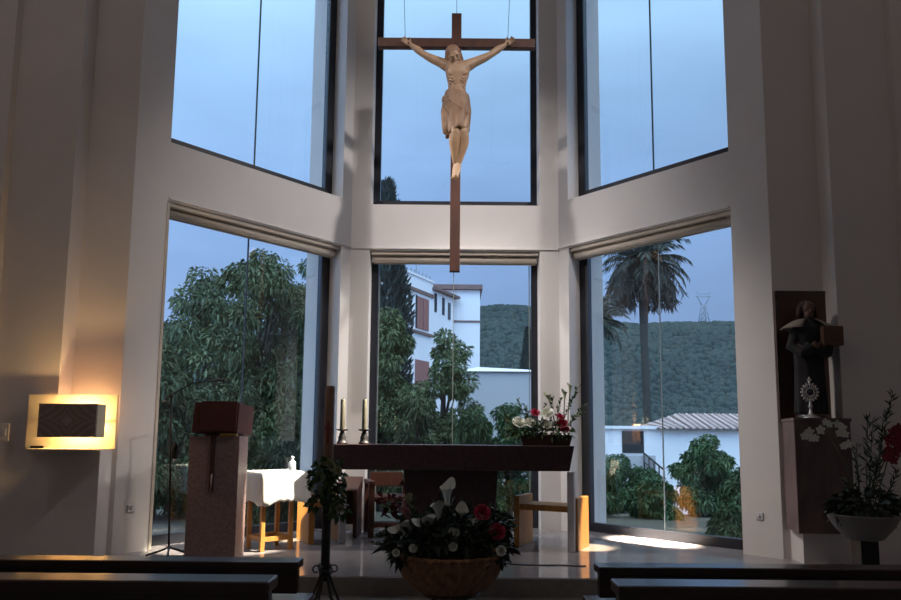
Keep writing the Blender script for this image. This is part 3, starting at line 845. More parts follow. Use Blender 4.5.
# ------------------------------------------------------------------ credence table
tc_ = Vector((-1.70, 6.42, SAN)); H_T = .73
tr = R(41)
ct = thing('side_table', 'small square wooden side table lit under its white cloth', 'table', tc_, tr)
a = .225
MB().box((-a, -a, H_T - .03), (a, a, H_T - .004)).build('tabletop', 'oak', ct)
off = Vector((-.04, -.03, 0))
for sx in (-1, 1):
    for sy in (-1, 1):
        x, y = sx * .145 - .03, sy * .145 + .02
        MB().box((x - .02, y - .02, 0), (x + .02, y + .02, H_T - .03)).build('leg', 'oak', ct, .003)
for p, q_ in (((-1, -1), (1, -1)), ((-1, 1), (1, 1)), ((-1, -1), (-1, 1)), ((1, -1), (1, 1))):
    x0, y0, x1, y1 = p[0] * .145 - .03, p[1] * .145 + .02, q_[0] * .145 - .03, q_[1] * .145 + .02
    if y0 == y1: MB().box((x0 + .02, y0 - .012, .09), (x1 - .02, y0 + .012, .13)).build('stretcher', 'oak', ct)
    else: MB().box((x0 - .012, y0 + .02, .09), (x0 + .012, y1 - .02, .13)).build('stretcher', 'oak', ct)
# cloth
cl = MB(); n = 96; vs = []; fs = []
def sqr(w, h):
    c, s_ = math.cos(w), math.sin(w); m_ = max(abs(c), abs(s_)); return c / m_ * h, s_ / m_ * h
ring = [(.0, H_T), (.5, H_T), (1.0, H_T)]
hs = .245
rows = []
for f in (.0, .55, .97): rows.append((f, 0))
for i in range(1, 7): rows.append((1.0, i / 6))
for f, dn in rows:
    for k in range(n):
        w = 2 * math.pi * k / n
        x, y = sqr(w, hs)
        cornerness = max(0, abs(math.sin(2 * w)) - .72) / .28
        if dn:
            drop = .265 + .035 * cornerness + .012 * abs(math.sin(24 * w / 2))
            wav = 1 + (.03 * math.sin(11 * w) + .025 * math.sin(17 * w + 1)) * dn + .05 * dn
            vs.append((x * wav, y * wav, H_T + .006 - drop * dn))
        else:
            vs.append((x * max(f, .001), y * max(f, .001), H_T + .006))
for i in range(len(rows) - 1):
    for k in range(n):
        k2 = (k + 1) % n
        fs.append((i * n + k, (i + 1) * n + k, (i + 1) * n + k2, i * n + k2))
cl.add([Matrix.Rotation(tr, 4, 'Z') @ Vector(v) + tc_ for v in vs], fs, True)
o = cl.build('tablecloth', 'cloth_white')
so = o.modifiers.new('t', 'SOLIDIFY'); so.thickness = .004; so.offset = 1
tag(o, 'bright white cloth with a scalloped hem draped over the small side table', 'tablecloth')
bp = at(292, 470, 6.5)
bt = thing('cruet', 'small pale glass bottle standing on the white tablecloth', 'bottle', (bp.x, 6.5, SAN + H_T + .010))
MB().lathe([(.03, 0), (.036, .01), (.036, .075), (.028, .09), (.014, .10), (.014, .115), (.018, .118)], 18).build('body', 'glass_bottle', bt)
MB().lathe([(.012, .118), (.016, .122), (.014, .135), (.004, .14)], 14).build('stopper', 'glass_bottle', bt)

# ------------------------------------------------------------------ sanctuary seats
def stool(loc, rz, label, w=.62, post=1, ph=.60):
    t = thing('slab_stool', label, 'stool', loc, rz, 'oak slab-sided stools')
    hw = w / 2
    for sx in (-1, 1):
        MB().box((sx * hw - .03, -.20, 0), (sx * hw + .03, .20, .50)).build('side_panel', 'oak', t, .004)
    MB().box((-hw + .03, -.18, .36), (hw - .03, .18, .42)).build('seat', 'oak', t, .003)
    xp = post * (hw - .022)
    p = MB().box((xp - .033, -.262, 0), (xp + .033, -.20, ph)).build('corner_post', 'pale_post', t, .003)
    p['label'] = 'pale grey post in front of the oak side panel'
    return t
rs = at(557, 546, 6.55)
stool((rs.x - .03, 6.70, SAN), R(-27), 'oak slab-sided stool between the right end of the altar and the right window', .60, 1, .755)
ls = at(316, 546, 6.7)
stool((ls.x, 6.92, SAN), R(30), 'oak slab-sided stool behind the paschal candle, right of the white tablecloth', .33)
# wooden armchair seen under the altar, left of its pedestal
YC = 7.42
pc0 = at(388, 535, YC)
ac = thing('armchair', 'dark brown wooden armchair behind the altar, left of the pedestal', 'chair', (pc0.x, YC, SAN), R(14))
for sx in (-1, 1):
    MB().box((sx * .22 - .03, -.24, 0), (sx * .22 + .03, -.18, .56)).build('leg', 'chair_wood', ac, .003)
    MB().box((sx * .22 - .03, .18, 0), (sx * .22 + .03, .24, .56)).build('leg', 'chair_wood', ac, .003)
    MB().box((sx * .22 - .035, -.26, .56), (sx * .22 + .035, .26, .60)).build('armrest', 'chair_wood', ac, .004)
MB().box((-.19, -.22, .38), (.19, .22, .43)).build('seat', 'chair_wood', ac, .004)
MB().box((-.19, .19, .52), (.19, .225, .68)).build('backrest', 'chair_wood', ac, .004)
MB().box((-.19, -.205, .10), (.19, -.175, .15)).build('stretcher', 'chair_wood', ac)
pk = at(345.5, 536, 7.3)
pd = thing('kneeler', 'dark brown wooden kneeler with sloping top behind the left end of the altar', 'kneeler', (pk.x, 7.3, SAN), R(0))
for sx in (-1, 1):
    MB().box((sx * .125 - .02, -.2, 0), (sx * .125 + .02, .2, .5)).build('side_panel', 'chair_wood', pd, .003)
MB().box((-.105, .0, .12), (.105, .03, .5)).build('front_panel', 'chair_wood', pd)
MB().hexa([(-.15, -.21, .5), (.15, -.21, .5), (.15, .21, .5), (-.15, .21, .5)], [(-.13, -.19, .52), (.15, -.19, .52), (.15, .21, .63), (-.08, .21, .63)]).build('sloping_top', 'chair_wood', pd, .003)

# cable on the floor
cb = MB(); pts = []
for px, py in ((503, 563), (515, 564.5), (530, 565), (548, 565.2), (560, 564.8), (575, 566), (586, 565.8)):
    d = at(px, py, 1.0) - EYE; k = (SAN + .005 - EYE.z) / d.z; pts.append(EYE + d * k)
cb.tube(pts, .005, 6)
tag(cb.build('floor_cable', 'cable'), 'thin black cable lying across the polished floor right of the flower basket', 'cable')

# ------------------------------------------------------------------ sconce
ysc = dAL - .09
p0 = at(25, 448, ysc); p1 = at(118, 395, ysc)
sc = thing('wall_sconce', 'glowing square wall lamp with a dark carved front panel', 'lamp', ((p0.x + p1.x) / 2, dAL, (p0.z + p1.z) / 2))
MB().box((p0.x, dAL - .09, p0.z), (p1.x, dAL - .07, p1.z)).build('back_plate', 'sconce_plate', sc, .002, True)
MB().box((p0.x + .1, dAL - .07, p0.z + .1), (xLL - .02, dAL - .001, p1.z - .1)).build('wall_bracket', 'sconce_plate', sc, 0, True)
yf = dAL - .33
q0 = at(37.5, 437, yf); q1 = at(97.5, 404, yf)
pcx, pcz = (q0.x + q1.x) / 2, (q0.z + q1.z) / 2
hwid, hhgt = (q1.x - q0.x) / 2, (q1.z - q0.z) / 2
fp = MB().box((-hwid, -.01, -hhgt), (hwid, .01, hhgt)).build('front_panel', 'carved_panel', sc)
fp.location = Vector((pcx, yf, pcz)) - sc.location
MB().box((q1.x - .015, yf + .011, q0.z), (q1.x, yf + .14, q1.z)).build('side_panel', 'sconce_plate', sc, 0, True)  # sides coloured cream so they look lit; lamp glow put into the colour
MB().box((q0.x, yf + .011, q0.z), (q0.x + .015, yf + .14, q1.z)).build('side_panel', 'sconce_plate', sc, 0, True)
for xx in (q0.x + .07, q1.x - .07):
    MB().tube([(xx, yf + .01, pcz), (xx, dAL - .07, pcz)], .008, 8).build('support_arm', 'iron', sc, 0, True)
MB().tube([(q0.x + .1, yf + .13, pcz - .0), (q1.x - .1, yf + .13, pcz - .0)], .016, 12).build('lamp_tube', 'bulb', sc, 0, True)
MB().box((p0.x * .955, dAL - .34, p0.z - .012), (p1.x - .02, dAL - .068, p0.z - .0002)).build('bottom_ledge', 'sconce_plate', sc, .002, True)
MB().tube([(xAL + .03, dAL + .06, p1.z - .05), (p1.x - .16, dAL + .06, p1.z - .05)], .012, 10).build('added_glow_tube', 'added_rear_glow', sc, 0, True)  # hidden tube added only to make the niche wall glow above the plate
MB().box((p0.x + .05, dAL - .10, p0.z - .0), (p0.x + .16, dAL - .091, p0.z + .020)).build('plate_clip', 'iron', sc, 0, True)

# ------------------------------------------------------------------ statue side
YN = eRy
w0, w1 = at(777, 355, YN - .03).x, at(839, 355, YN - .03).x
z0, z1 = .44 + .99, at(803, 291, YN - .03).z
bk = thing('backing_panel', 'tall brown wooden board on the wall behind the dark statue', 'panel', ((w0 + w1) / 2, YN, z0))
MB().box((w0, YN - .03, z0 - .02), (w1, YN - .001, z1)).build('board', 'panel_wood', bk, .003, True)
b = MB()
b.box((w0, YN - .036, z1 - .03), (w1, YN - .03, z1)).box((w0, YN - .036, z0), (w0 + .03, YN - .03, z1 - .03)).box((w1 - .03, YN - .036, z0), (w1, YN - .03, z1 - .03))
b.build('moulding', 'dark_wood', bk, 0, True)
bz1 = at(825, 418, dAR - .2).z
k0, k1 = at(796, 470, dAR - .2).x, at(853, 470, dAR - .2).x
bl = thing('stone_block', 'reddish stone block shelf under the dark statue', 'pedestal', ((k0 + k1) / 2, dAR, .44))
kb = at(784, 470, YN - .04).x
MB().prism([(k0, dAR - .20), (k1, dAR - .20), (k1, YN - .04), (kb, YN - .04)], .445, bz1 - .03).build('block', 'block_stone', bl, .004, True)
MB().prism([(k0 - .008, dAR - .21), (k1 + .008, dAR - .21), (k1 + .008, YN - .04), (kb - .008, YN - .04)], bz1 - .03, bz1).build('slab', 'block_stone', bl, .004, True)

def friar():
    Y = dAR + .028
    c = at(812, 418, Y); H0 = at(806, 301, Y).z - bz1
    t = thing('statue', 'dark statue of a robed friar with a pale cape, on the stone block', 'statue', (c.x, Y, bz1))
    k = H0 / 7.5     # head unit
    # base and robe
    MB().lathe([(.13, 0), (.135, .01), (.135, .035), (.12, .04)], 24).build('plinth', 'dark_wood', t)
    def folds(w, i): return 1 + .07 * math.sin(9 * w + .4 * i) * max(0, 1 - i / 6)
    prof = [(.12, .04), (.128, .06), (.12, .25), (.112, .45), (.118, H0 * .58), (.128, H0 * .70), (.12, H0 * .77), (.07, H0 * .82), (.045, H0 * .85)]
    M = Matrix.Diagonal((1.15, .72, 1, 1))
    b = MB(); b.lathe(prof, 40, fr=folds, M=M)
    # arms folded forward under the sleeves
    for sx in (-1, 1):
        b.tube([(sx * .115, 0, H0 * .74), (sx * .165, -.02, H0 * .60), (sx * .11, -.09, H0 * .55), (sx * .04, -.115, H0 * .59)], [.045, .05, .055, .06], 12)
    rob = b.build('robe', 'habit', t)
    rm = rob.modifiers.new('r', 'REMESH'); rm.mode = 'VOXEL'; rm.voxel_size = .008; rm.use_smooth_shade = True
    # head and hands: one body mesh
    hz_ = H0 - k * .62
    b = MB(); b.ball((0, -.01, hz_ + .02), k * .44, 18, (.86, 1, 1.08)); b.ball((0, -.025, hz_ - k * .28), k * .34, 14, (.86, .95, 1))
    b.tube([(0, 0, H0 * .82), (0, -.008, hz_ - k * .1)], k * .27, 12)
    b.tube([(0, -k * .46, hz_ + .012), (0, -k * .54, hz_ - .016), (0, -k * .47, hz_ - .02)], [.006, .012, .008], 8)
    for sx in (-1, 1):
        b.ball((sx * k * .17, -k * .40, hz_ + .012), .010, 8); b.ball((sx * k * .38, 0, hz_ - .005), .018, 8, (.5, .8, 1.2))
        # hand with fingers
        hb = Vector((sx * .035, -.135, H0 * .60))
        b.ball(hb, .024, 10, (.8, .6, 1.1))
        for i in range(4):
            b.tube([hb + Vector((-sx * .002, -.006, .018 - i * .011)), hb + Vector((-sx * .022, -.018, .022 - i * .011)), hb + Vector((-sx * .036, -.012, .020 - i * .011))], [.0075, .007, .0055], 6)
        b.tube([hb + Vector((0, -.008, .015)), hb + Vector((-sx * .012, -.02, .038))], [.008, .006], 6)
    for sx in (-1, 1):
        b.tube([(0, 0, H0 * .82), (sx * .10, 0, H0 * .76), (sx * .13, -.03, H0 * .62), (sx * .09, -.09, H0 * .575), (sx * .035, -.13, H0 * .60)], [.035, .03, .028, .024, .02], 8)
    b.ball((0, -k * .41, hz_ - k * .27), .012, 8, (1.5, .6, .5))
    bo = b.build('body', 'skin_paint', t)
    rm = bo.modifiers.new('r', 'REMESH'); rm.mode = 'VOXEL'; rm.voxel_size = .0045; rm.use_smooth_shade = True
    b = MB()
    b.ball((0, .012, hz_ + .028), k * .50, 18, (.95, 1, .98))
    for i in range(22):
        a_ = R(-10 + i * 200 / 21); x, y = math.cos(a_) * k * .46, math.sin(a_) * k * .44
        b.tube([(x * .9, y * .9 + .005, hz_ + .05), (x * 1.06, y + .004, hz_), (x * 1.22, y * 1.02 + .004, hz_ - k * .42)], [.014, .017, .012], 7)
    b.build('hair', 'hair_brown', t)
    # cape spread over the shoulders, open in front
    vs = []; fs = []; n = 30
    for i in range(7):
        f = i / 6
        for j in range(n + 1):
            w = R(-62) + R(304) * j / n
            rr = .055 + .125 * f + .008 * math.sin(10 * w) * f
            vs.append((math.cos(w) * rr * 1.3, math.sin(w) * rr * .75 - .0, H0 * .835 - .085 * f ** 1.5))
    for i in range(6):
        for j in range(n): fs.append((i * (n + 1) + j, i * (n + 1) + j + 1, (i + 1) * (n + 1) + j + 1, (i + 1) * (n + 1) + j))
    ob = MB().add(vs, fs, True).build('cape', 'cape', t)
    ob['label'] = 'pale cape open at the front'
    so = ob.modifiers.new('t', 'SOLIDIFY'); so.thickness = .008
    MB().box((.045, -.17, H0 * .60), (.225, -.115, H0 * .76)).build('book', 'book_brown', t, .004)
    t.children[-1]['label'] = 'brown book held at the chest'
friar()
# monstrance
ymn = dAR - .132
mc = at(811, 417, ymn)
mn = thing('monstrance', 'silver monstrance with an openwork round head before the statue', 'monstrance', (mc.x, ymn, bz1))
hm = at(809, 377, ymn).z - bz1
MB().lathe([(.072, 0), (.075, .006), (.05, .016), (.028, .03), (.014, .05), (.011, .09), (.02, .105), (.011, .12), (.010, hm * .45), (.016, hm * .47)], 24).build('foot', 'silver', mn)
hc = Vector((0, 0, hm * .63))
b = MB()
def ringp(r_, tr_, sq=1.0): 
    b.tube([(hc.x + r_ * math.cos(2 * math.pi * i / 24), 0, hc.z + r_ * sq * math.sin(2 * math.pi * i / 24)) for i in range(25)], tr_, 8)
ringp(.034, .006); ringp(.066, .005, 1.05)
for k in range(16):
    w = 2 * math.pi * k / 16; c_, s_ = math.cos(w), math.sin(w)
    b.tube([hc + Vector((c_ * .036, 0, s_ * .036)), hc + Vector((c_ * (.078 if k % 2 else .068), 0, s_ * (.082 if k % 2 else .07)))], [.004, .005], 6)
    b.ball(hc + Vector((c_ * .076, 0, s_ * .08)), .0085, 7)
b.build('sunburst', 'silver', mn)
MB().tube([(0, -.006, hc.z), (0, .006, hc.z)], .03, 20).build('lunette', 'dark_glass', mn)
MB().tube([(0, 0, hm * .63 + .085), (0, 0, hm)], .006, 8).box((-.018, -.005, hm - .028), (.018, .005, hm - .018)).ball((0, 0, hm * .63 + .095), .014, 8).build('top_cross', 'silver', mn)

# planter
YQ = 4.6
pc_ = at(863, 520, YQ)
st = thing('planter_stand', 'black column stand under the cream planter bowl', 'stand', (pc_.x, YQ, NAVE))
bz0 = at(863, 540, YQ).z; bzt = at(863, 519, YQ - .2).z
MB().box((-.062, -.062, .02), (.062, .062, bz0 - NAVE)).build('column', 'black_metal', st, .005)
MB().box((-.16, -.16, 0), (.16, .16, .02)).build('foot', 'black_metal', st, .004)
pl_ = thing('planter', 'cream bowl planter with tall spiky greenery and orchids at the right', 'plant', (pc_.x, YQ, bz0))
hb_ = bzt - bz0
MB().lathe([(.08, 0), (.12, .012), (.19, hb_ * .6), (.222, hb_), (.232, hb_ + .012), (.212, hb_ + .012), (.2, hb_ * .85), (.1, hb_ * .5)], 36).build('bowl', 'bowl_cream', pl_)
MB().lathe([(.17, hb_ * .8), (.195, hb_ * .9), (.1, hb_ * .95)], 24).build('soil', 'bark', pl_)
g = MB()
def Qp(px, py, dy=0): return at(px, py, YQ + dy)
ell_leaves(g, Qp(865, 505), (.2, .16, .09), 260, .10, .35, .4)
ell_leaves(g, Qp(850, 508), (.12, .1, .06), 90, .09, .35, .4)
for (x0, y0, x1, y1, n) in ((868, 515, 893, 393, 60), (866, 515, 868, 417, 34), (870, 515, 873, 420, 36), (872, 512, 884, 410, 40), (862, 512, 856, 445, 24), (876, 512, 899, 470, 26), (866, 512, 846, 480, 18), (880, 510, 901, 500, 20), (868, 512, 878, 455, 24)):
    sprig(g, Qp(x0, y0), Qp(x1, y1, random.uniform(-.1, .1)), n, .07, .2, .015)
g.build('foliage', 'leaf_dark', pl_, 0, True)
b = MB()
for path in (((872, 512), (885, 470), (893, 440), (901, 425)), ((866, 512), (880, 470), (888, 455), (905, 445)), ((862, 512), (855, 455), (842, 426), (822, 421)), ((860, 512), (846, 462), (830, 436), (806, 434))):
    b.tube([Qp(x, y, -.06) for x, y in path], .004, 6)
b.build('flower_stems', 'stem', pl_, 0, True)
def orchid(px, py, r_, m_, nm):
    c = Qp(px, py, -.08); g = MB()
    for k in range(5):
        w = R(90 + k * 72); dv = Vector((math.cos(w), -.25, math.sin(w))); sv = Vector((-math.sin(w), 0, math.cos(w)))
        vs = [c, c + dv * r_ * .5 + sv * r_ * .42, c + dv * r_ * .95 + sv * r_ * .25, c + dv * r_ * 1.02, c + dv * r_ * .95 - sv * r_ * .25, c + dv * r_ * .5 - sv * r_ * .42, c + dv * r_ * .55 + Vector((0, -.18 * r_, 0))]
        g.add(vs, [(0, 1, 6), (1, 2, 6), (2, 3, 6), (3, 4, 6), (4, 5, 6), (5, 0, 6)], True)
    g.ball(c + Vector((0, -.25 * r_, -.1 * r_)), r_ * .22, 8, (1, 1, 1.4))
    o = g.build(nm, m_, pl_, 0, True)
for px, py in ((804, 436), (809, 432), (811, 438), (815, 438), (825, 422), (829, 424), (837, 424), (842, 428), (845, 434), (839, 433), (843, 446), (848, 444), (820, 430)):
    orchid(px, py, random.uniform(.026, .036), 'petal_white', 'white_orchid')
for px, py in ((893, 432), (898, 428), (901, 436), (889, 440), (896, 442), (888, 450), (895, 452), (900, 448), (886, 457), (893, 460)):
    orchid(px, py, random.uniform(.034, .045), 'petal_orchid', 'red_orchid')

# ------------------------------------------------------------------ pews
def pew(xe, sg, zt, yb, zb, label, y_thick=.11):
    """backrest seen from behind; sg side of the aisle; xe = aisle end"""
    xo = sg * 3.4
    t = thing('pew', label, 'pew', ((xe + xo) / 2, yb + .3, NAVE), 0, 'dark wooden pews')
    x0, x1 = min(xe, xo), max(xe, xo)
    MB().box((x0, yb, zt - .035), (x1, yb + y_thick, zt)).build('top_rail', 'dark_wood', t, .006, True)
    MB().box((x0 + .005, yb + .02, zb), (x1 - .005, yb + .06, zt - .035)).build('backrest', 'dark_wood', t, .003, True)
    MB().box((x0 + .02, yb + .06, .40 + NAVE), (x1 - .02, yb + .46, .44 + NAVE)).build('seat', 'dark_wood', t, .005, True)
    for xx in (xe + sg * .35, sg * 1.9, sg * 3.1):
        b = MB().box((xx - .025, yb + .07, NAVE), (xx + .025, yb + .42, .40 + NAVE)).box((xx - .025, yb + .0605, .44 + NAVE), (xx + .025, yb + .10, zt - .04))
        b.build('end_support', 'dark_wood', t, .004, True)
pA = at(298, 562, 2.85); pB = at(269, 582, 1.98); pC = at(599, 567, 2.85); pD = at(619, 586, 1.98)
pew(pA.x, -1, pA.z, 2.85, at(302, 594, 2.87).z, 'dark wooden pew left of the aisle, the one nearer the altar')
pew(pB.x, -1, pB.z, 1.98, .55, 'dark wooden pew left of the aisle, at the bottom edge of the view')
pew(pC.x, 1, pC.z, 2.85, at(595, 598, 2.87).z, 'dark wooden pew right of the aisle, the one nearer the altar')
pew(pD.x, 1, pD.z, 1.98, .55, 'dark wooden pew right of the aisle, at the bottom edge of the view')

# ------------------------------------------------------------------ outdoors: terrain
def smooth(a, b_, x):
    t = min(1, max(0, (x - a) / (b_ - a))); return t * t * (3 - 2 * t)
def terr(x, y):
    z = -.18 - 3.2 * smooth(12, 28, y) - 4 * smooth(30, 90, y)
    h = 54 + 7 * math.exp(-((x - 28) / 38) ** 2) + .8 * math.sin(x * .07) + .5 * math.sin(x * .19 + y * .03)
    z += (h + 7.2) * smooth(110, 305, y) ** 1.15
    z += (1.2 * math.sin(x * .12) * math.sin(y * .09)) * smooth(60, 120, y)
    return z
ys = list(np.linspace(6.6, 30, 14)) + list(np.linspace(34, 110, 14)) + list(np.linspace(118, 330, 40)) + [345, 365, 390]
xs_n = 61
vs = []; fs = []
for y in ys:
    for i in range(xs_n):
        x = (i / (xs_n - 1) - .5) * (24 + 1.9 * y)
        vs.append((x, y, terr(x, y) if y <= 335 else terr(x, 330) - (y - 330) * .8))
for j in range(len(ys) - 1):
    for i in range(xs_n - 1):
        a_ = j * xs_n + i
        fs.append((a_, a_ + 1, a_ + xs_n + 1, a_ + xs_n))
jn = 28
g = MB(); g.add(vs[:(jn + 1) * xs_n], fs[:jn * (xs_n - 1)], True); struct(g.build('ground', 'ground'))
g = MB(); g.add(vs[jn * xs_n:], [tuple(q_ - jn * xs_n for q_ in f) for f in fs[jn * (xs_n - 1):]], True); struct(g.build('ground_hillside', 'hill'))
# scrub on the hillside
g = MB()
for _ in range(11000):
    y = 115 + 205 * random.random() ** .8; x = random.uniform(-.1, .5) * y
    if abs(x - 118) < 9 and abs(y - 300) < 9: continue
    z = terr(x, y); r_ = random.uniform(.6, 1.6) * (y / 240) ** .5
    n = 7; ph = random.random() * 6
    pv = [(x, y, z + r_ * 1.15)]
    for rr, zz in ((.62, .9), (1.0, .3), (.9, -.9)):
        for k in range(n):
            w = ph + 2 * math.pi * k / n; q_ = rr * r_ * random.uniform(.8, 1.2)
            pv.append((x + q_ * math.cos(w), y + q_ * math.sin(w), z + zz * r_))
    pf = [(0, 1 + k, 1 + (k + 1) % n) for k in range(n)]
    for L_ in (0, 1): pf += [(1 + L_ * n + k, 1 + (L_ + 1) * n + k, 1 + (L_ + 1) * n + (k + 1) % n, 1 + L_ * n + (k + 1) % n) for k in range(n)]
    g.add(pv, pf, True)
o = g.build('hillside_scrub', 'hill_scrub')
tag(o, 'dark green scrub and small trees covering the distant hillside', 'scrub', kind='stuff')

# trees
def tree(name, label, x, y, top, rx, lumps, m='tree_leaf', n=9000, leaf=.17, trunk_r=.12, base_frac=.12, group=None, droop=.55, ratio=.36, cat='tree'):
    z0 = terr(x, y)
    t = thing(name, label, cat, (x, y, z0), 0, group)
    H_ = top - z0
    b = MB()
    b.tube([(0, 0, -.1), (.05 * rx, 0, H_ * .3), (-.04 * rx, .05, H_ * .55), (0, 0, H_ * .8)], [trunk_r, trunk_r * .8, trunk_r * .5, trunk_r * .15], 8)
    cs = []
    lumps = int(lumps * 1.7)
    for k in range(lumps):
        f = random.uniform(base_frac, .93)
        env = math.sin(min(1, (f - base_frac + .12) / (1.1 - base_frac)) * math.pi) ** .6
        w = random.uniform(0, 6.28); q_ = rx * env * .92 * random.random() ** .6
        cs.append((q_ * math.cos(w), q_ * math.sin(w), H_ * f))
        if k % 3 == 0:
            b.tube([(0, 0, H_ * f * .55), (cs[-1][0] * .5, cs[-1][1] * .5, H_ * f * .8), cs[-1]], [trunk_r * .4, trunk_r * .25, .01], 5)
    for k in range(lumps // 2): cs.append((random.uniform(-.75, .75) * rx, random.uniform(-.75, .75) * rx, H_ * random.uniform(.05, .5)))
    cs.append((0, 0, H_ * .95))
    b.build('trunk', 'bark', t)
    g = MB(); per = n // len(cs)
    for c in cs:
        lr = rx * random.uniform(.17, .36)
        P = rng.normal(size=(per, 3)); P /= np.linalg.norm(P, axis=1, keepdims=True)
        pos = np.array(c) + P * lr * (rng.uniform(.2, 1, size=(per, 1)) ** .5) * np.array([1, 1, .8])
        g.leaves(pos, P + rng.normal(size=(per, 3)) * .6 + np.array([0, 0, -.25]), rng.uniform(.7, 1.3, size=per) * leaf, ratio, droop)
    g.build('crown', m, t)
    return t
def zpx(px, py, y): return at(px, py, y).z
def xpx(px, y): return at(px, 400, y).x
tree('broadleaf_tree', 'tall leafy tree filling the right half of the left window', xpx(258, 13.5), 13.5, zpx(250, 248, 13.5), 1.4, 40, n=34000, leaf=.12)
tree('broadleaf_tree', 'leafy tree with a lower crown in the left half of the left window', xpx(198, 17), 17, zpx(200, 268, 17), 1.5, 36, n=30000, leaf=.14)
tree('broadleaf_tree', 'leafy tree at the right edge of the left window, behind its dark frame', xpx(306, 21), 21, zpx(300, 254, 21), 1.4, 30, n=24000, leaf=.14)
tree('broadleaf_tree', 'dark bushy tree low down behind the microphone stand', xpx(154, 11.2), 11.2, zpx(166, 338, 11.2), .9, 26, n=22000, leaf=.11)
tree('broadleaf_tree', 'big rounded green tree in the left part of the middle window', xpx(388, 14), 14, zpx(388, 306, 14), .8, 36, m='tree_leaf_olive', n=24000, leaf=.11)
tree('broadleaf_tree', 'loose olive-green tree before the white house, in the middle window', xpx(444, 16.5), 16.5, zpx(444, 328, 16.5), 1.0, 30, m='tree_leaf_olive', n=22000, leaf=.12, base_frac=.1, droop=.3)
for i, (px, py, y, rx_, lab) in enumerate(((300, 420, 9.6, .6, 'low leafy bush behind the white side table'), (240, 425, 10.5, .7, 'low leafy bush behind the stone lectern'),
                              (418, 398, 12, .6, 'low bush behind the candlesticks in the middle window'), (510, 405, 11.8, .5, 'low bush beside the flowers at the right end of the altar'), (474, 413, 10.6, .55, 'low bush behind the middle of the altar'))):
    tree('bush', lab, xpx(px, y), y, zpx(px, py, y), rx_, 14, m='shrub_leaf' if i > 2 else 'tree_leaf', n=9000, leaf=.09, trunk_r=.05, cat='bush', base_frac=.08)
# cypress
def cypress(px, y, top_py, lab, r0):
    x = xpx(px, y); z0 = terr(x, y); H_ = zpx(px, top_py, y) - z0
    t = thing('cypress', lab, 'tree', (x, y, z0))
    MB().tube([(0, 0, -.1), (0, 0, H_ * .9)], [.14, .02], 8).build('trunk', 'bark', t)
    g = MB(); n = 13000
    f = rng.uniform(.03, 1, size=n) ** 1.0; w = rng.uniform(0, 6.283, size=n)
    env = r0 * np.minimum(1, np.maximum(.0, 1.02 - f) * 2.3) ** .7 * (1 + .16 * np.sin(w * 5 + f * 22))
    rr = env * rng.uniform(.55, 1, size=n) ** .6
    P = np.stack([rr * np.cos(w), rr * np.sin(w), f * H_], 1)
    g.leaves(P, np.stack([np.cos(w) * .5, np.sin(w) * .5, np.ones(n)], 1) + rng.normal(size=(n, 3)) * .25, rng.uniform(.6, 1.2, size=n) * .3, .3, 0)
    g.build('crown', 'cypress_leaf', t)
cypress(382, 20, 186, 'tall dark cypress at the left edge of the middle window', .78)
cypress(528, 60, 328, 'small dark cypress near the hill, at the right edge of the middle window', .9)
# shrubs to the right
for px, py, y, rx_, lab in ((618, 458, 14.5, .8, 'green shrub before the white outbuilding, left side of the right window'), (707, 437, 13, .72, 'taller green shrub before the tiled roof, right side of the right window'),
                            (652, 482, 12.2, .45, 'low green shrub in the middle of the right window'), (744, 470, 11, .4, 'green shrub at the right edge of the right window'), (596, 462, 12.4, .5, 'green shrub at the left edge of the right window'), (728, 508, 9.4, .3, 'small low shrub near the foot of the right window')):
    tree('shrub', lab, xpx(px, y), y, zpx(px, py, y), rx_, 18, m='shrub_leaf', n=14000, leaf=.085, trunk_r=.04, cat='shrub', base_frac=.15)

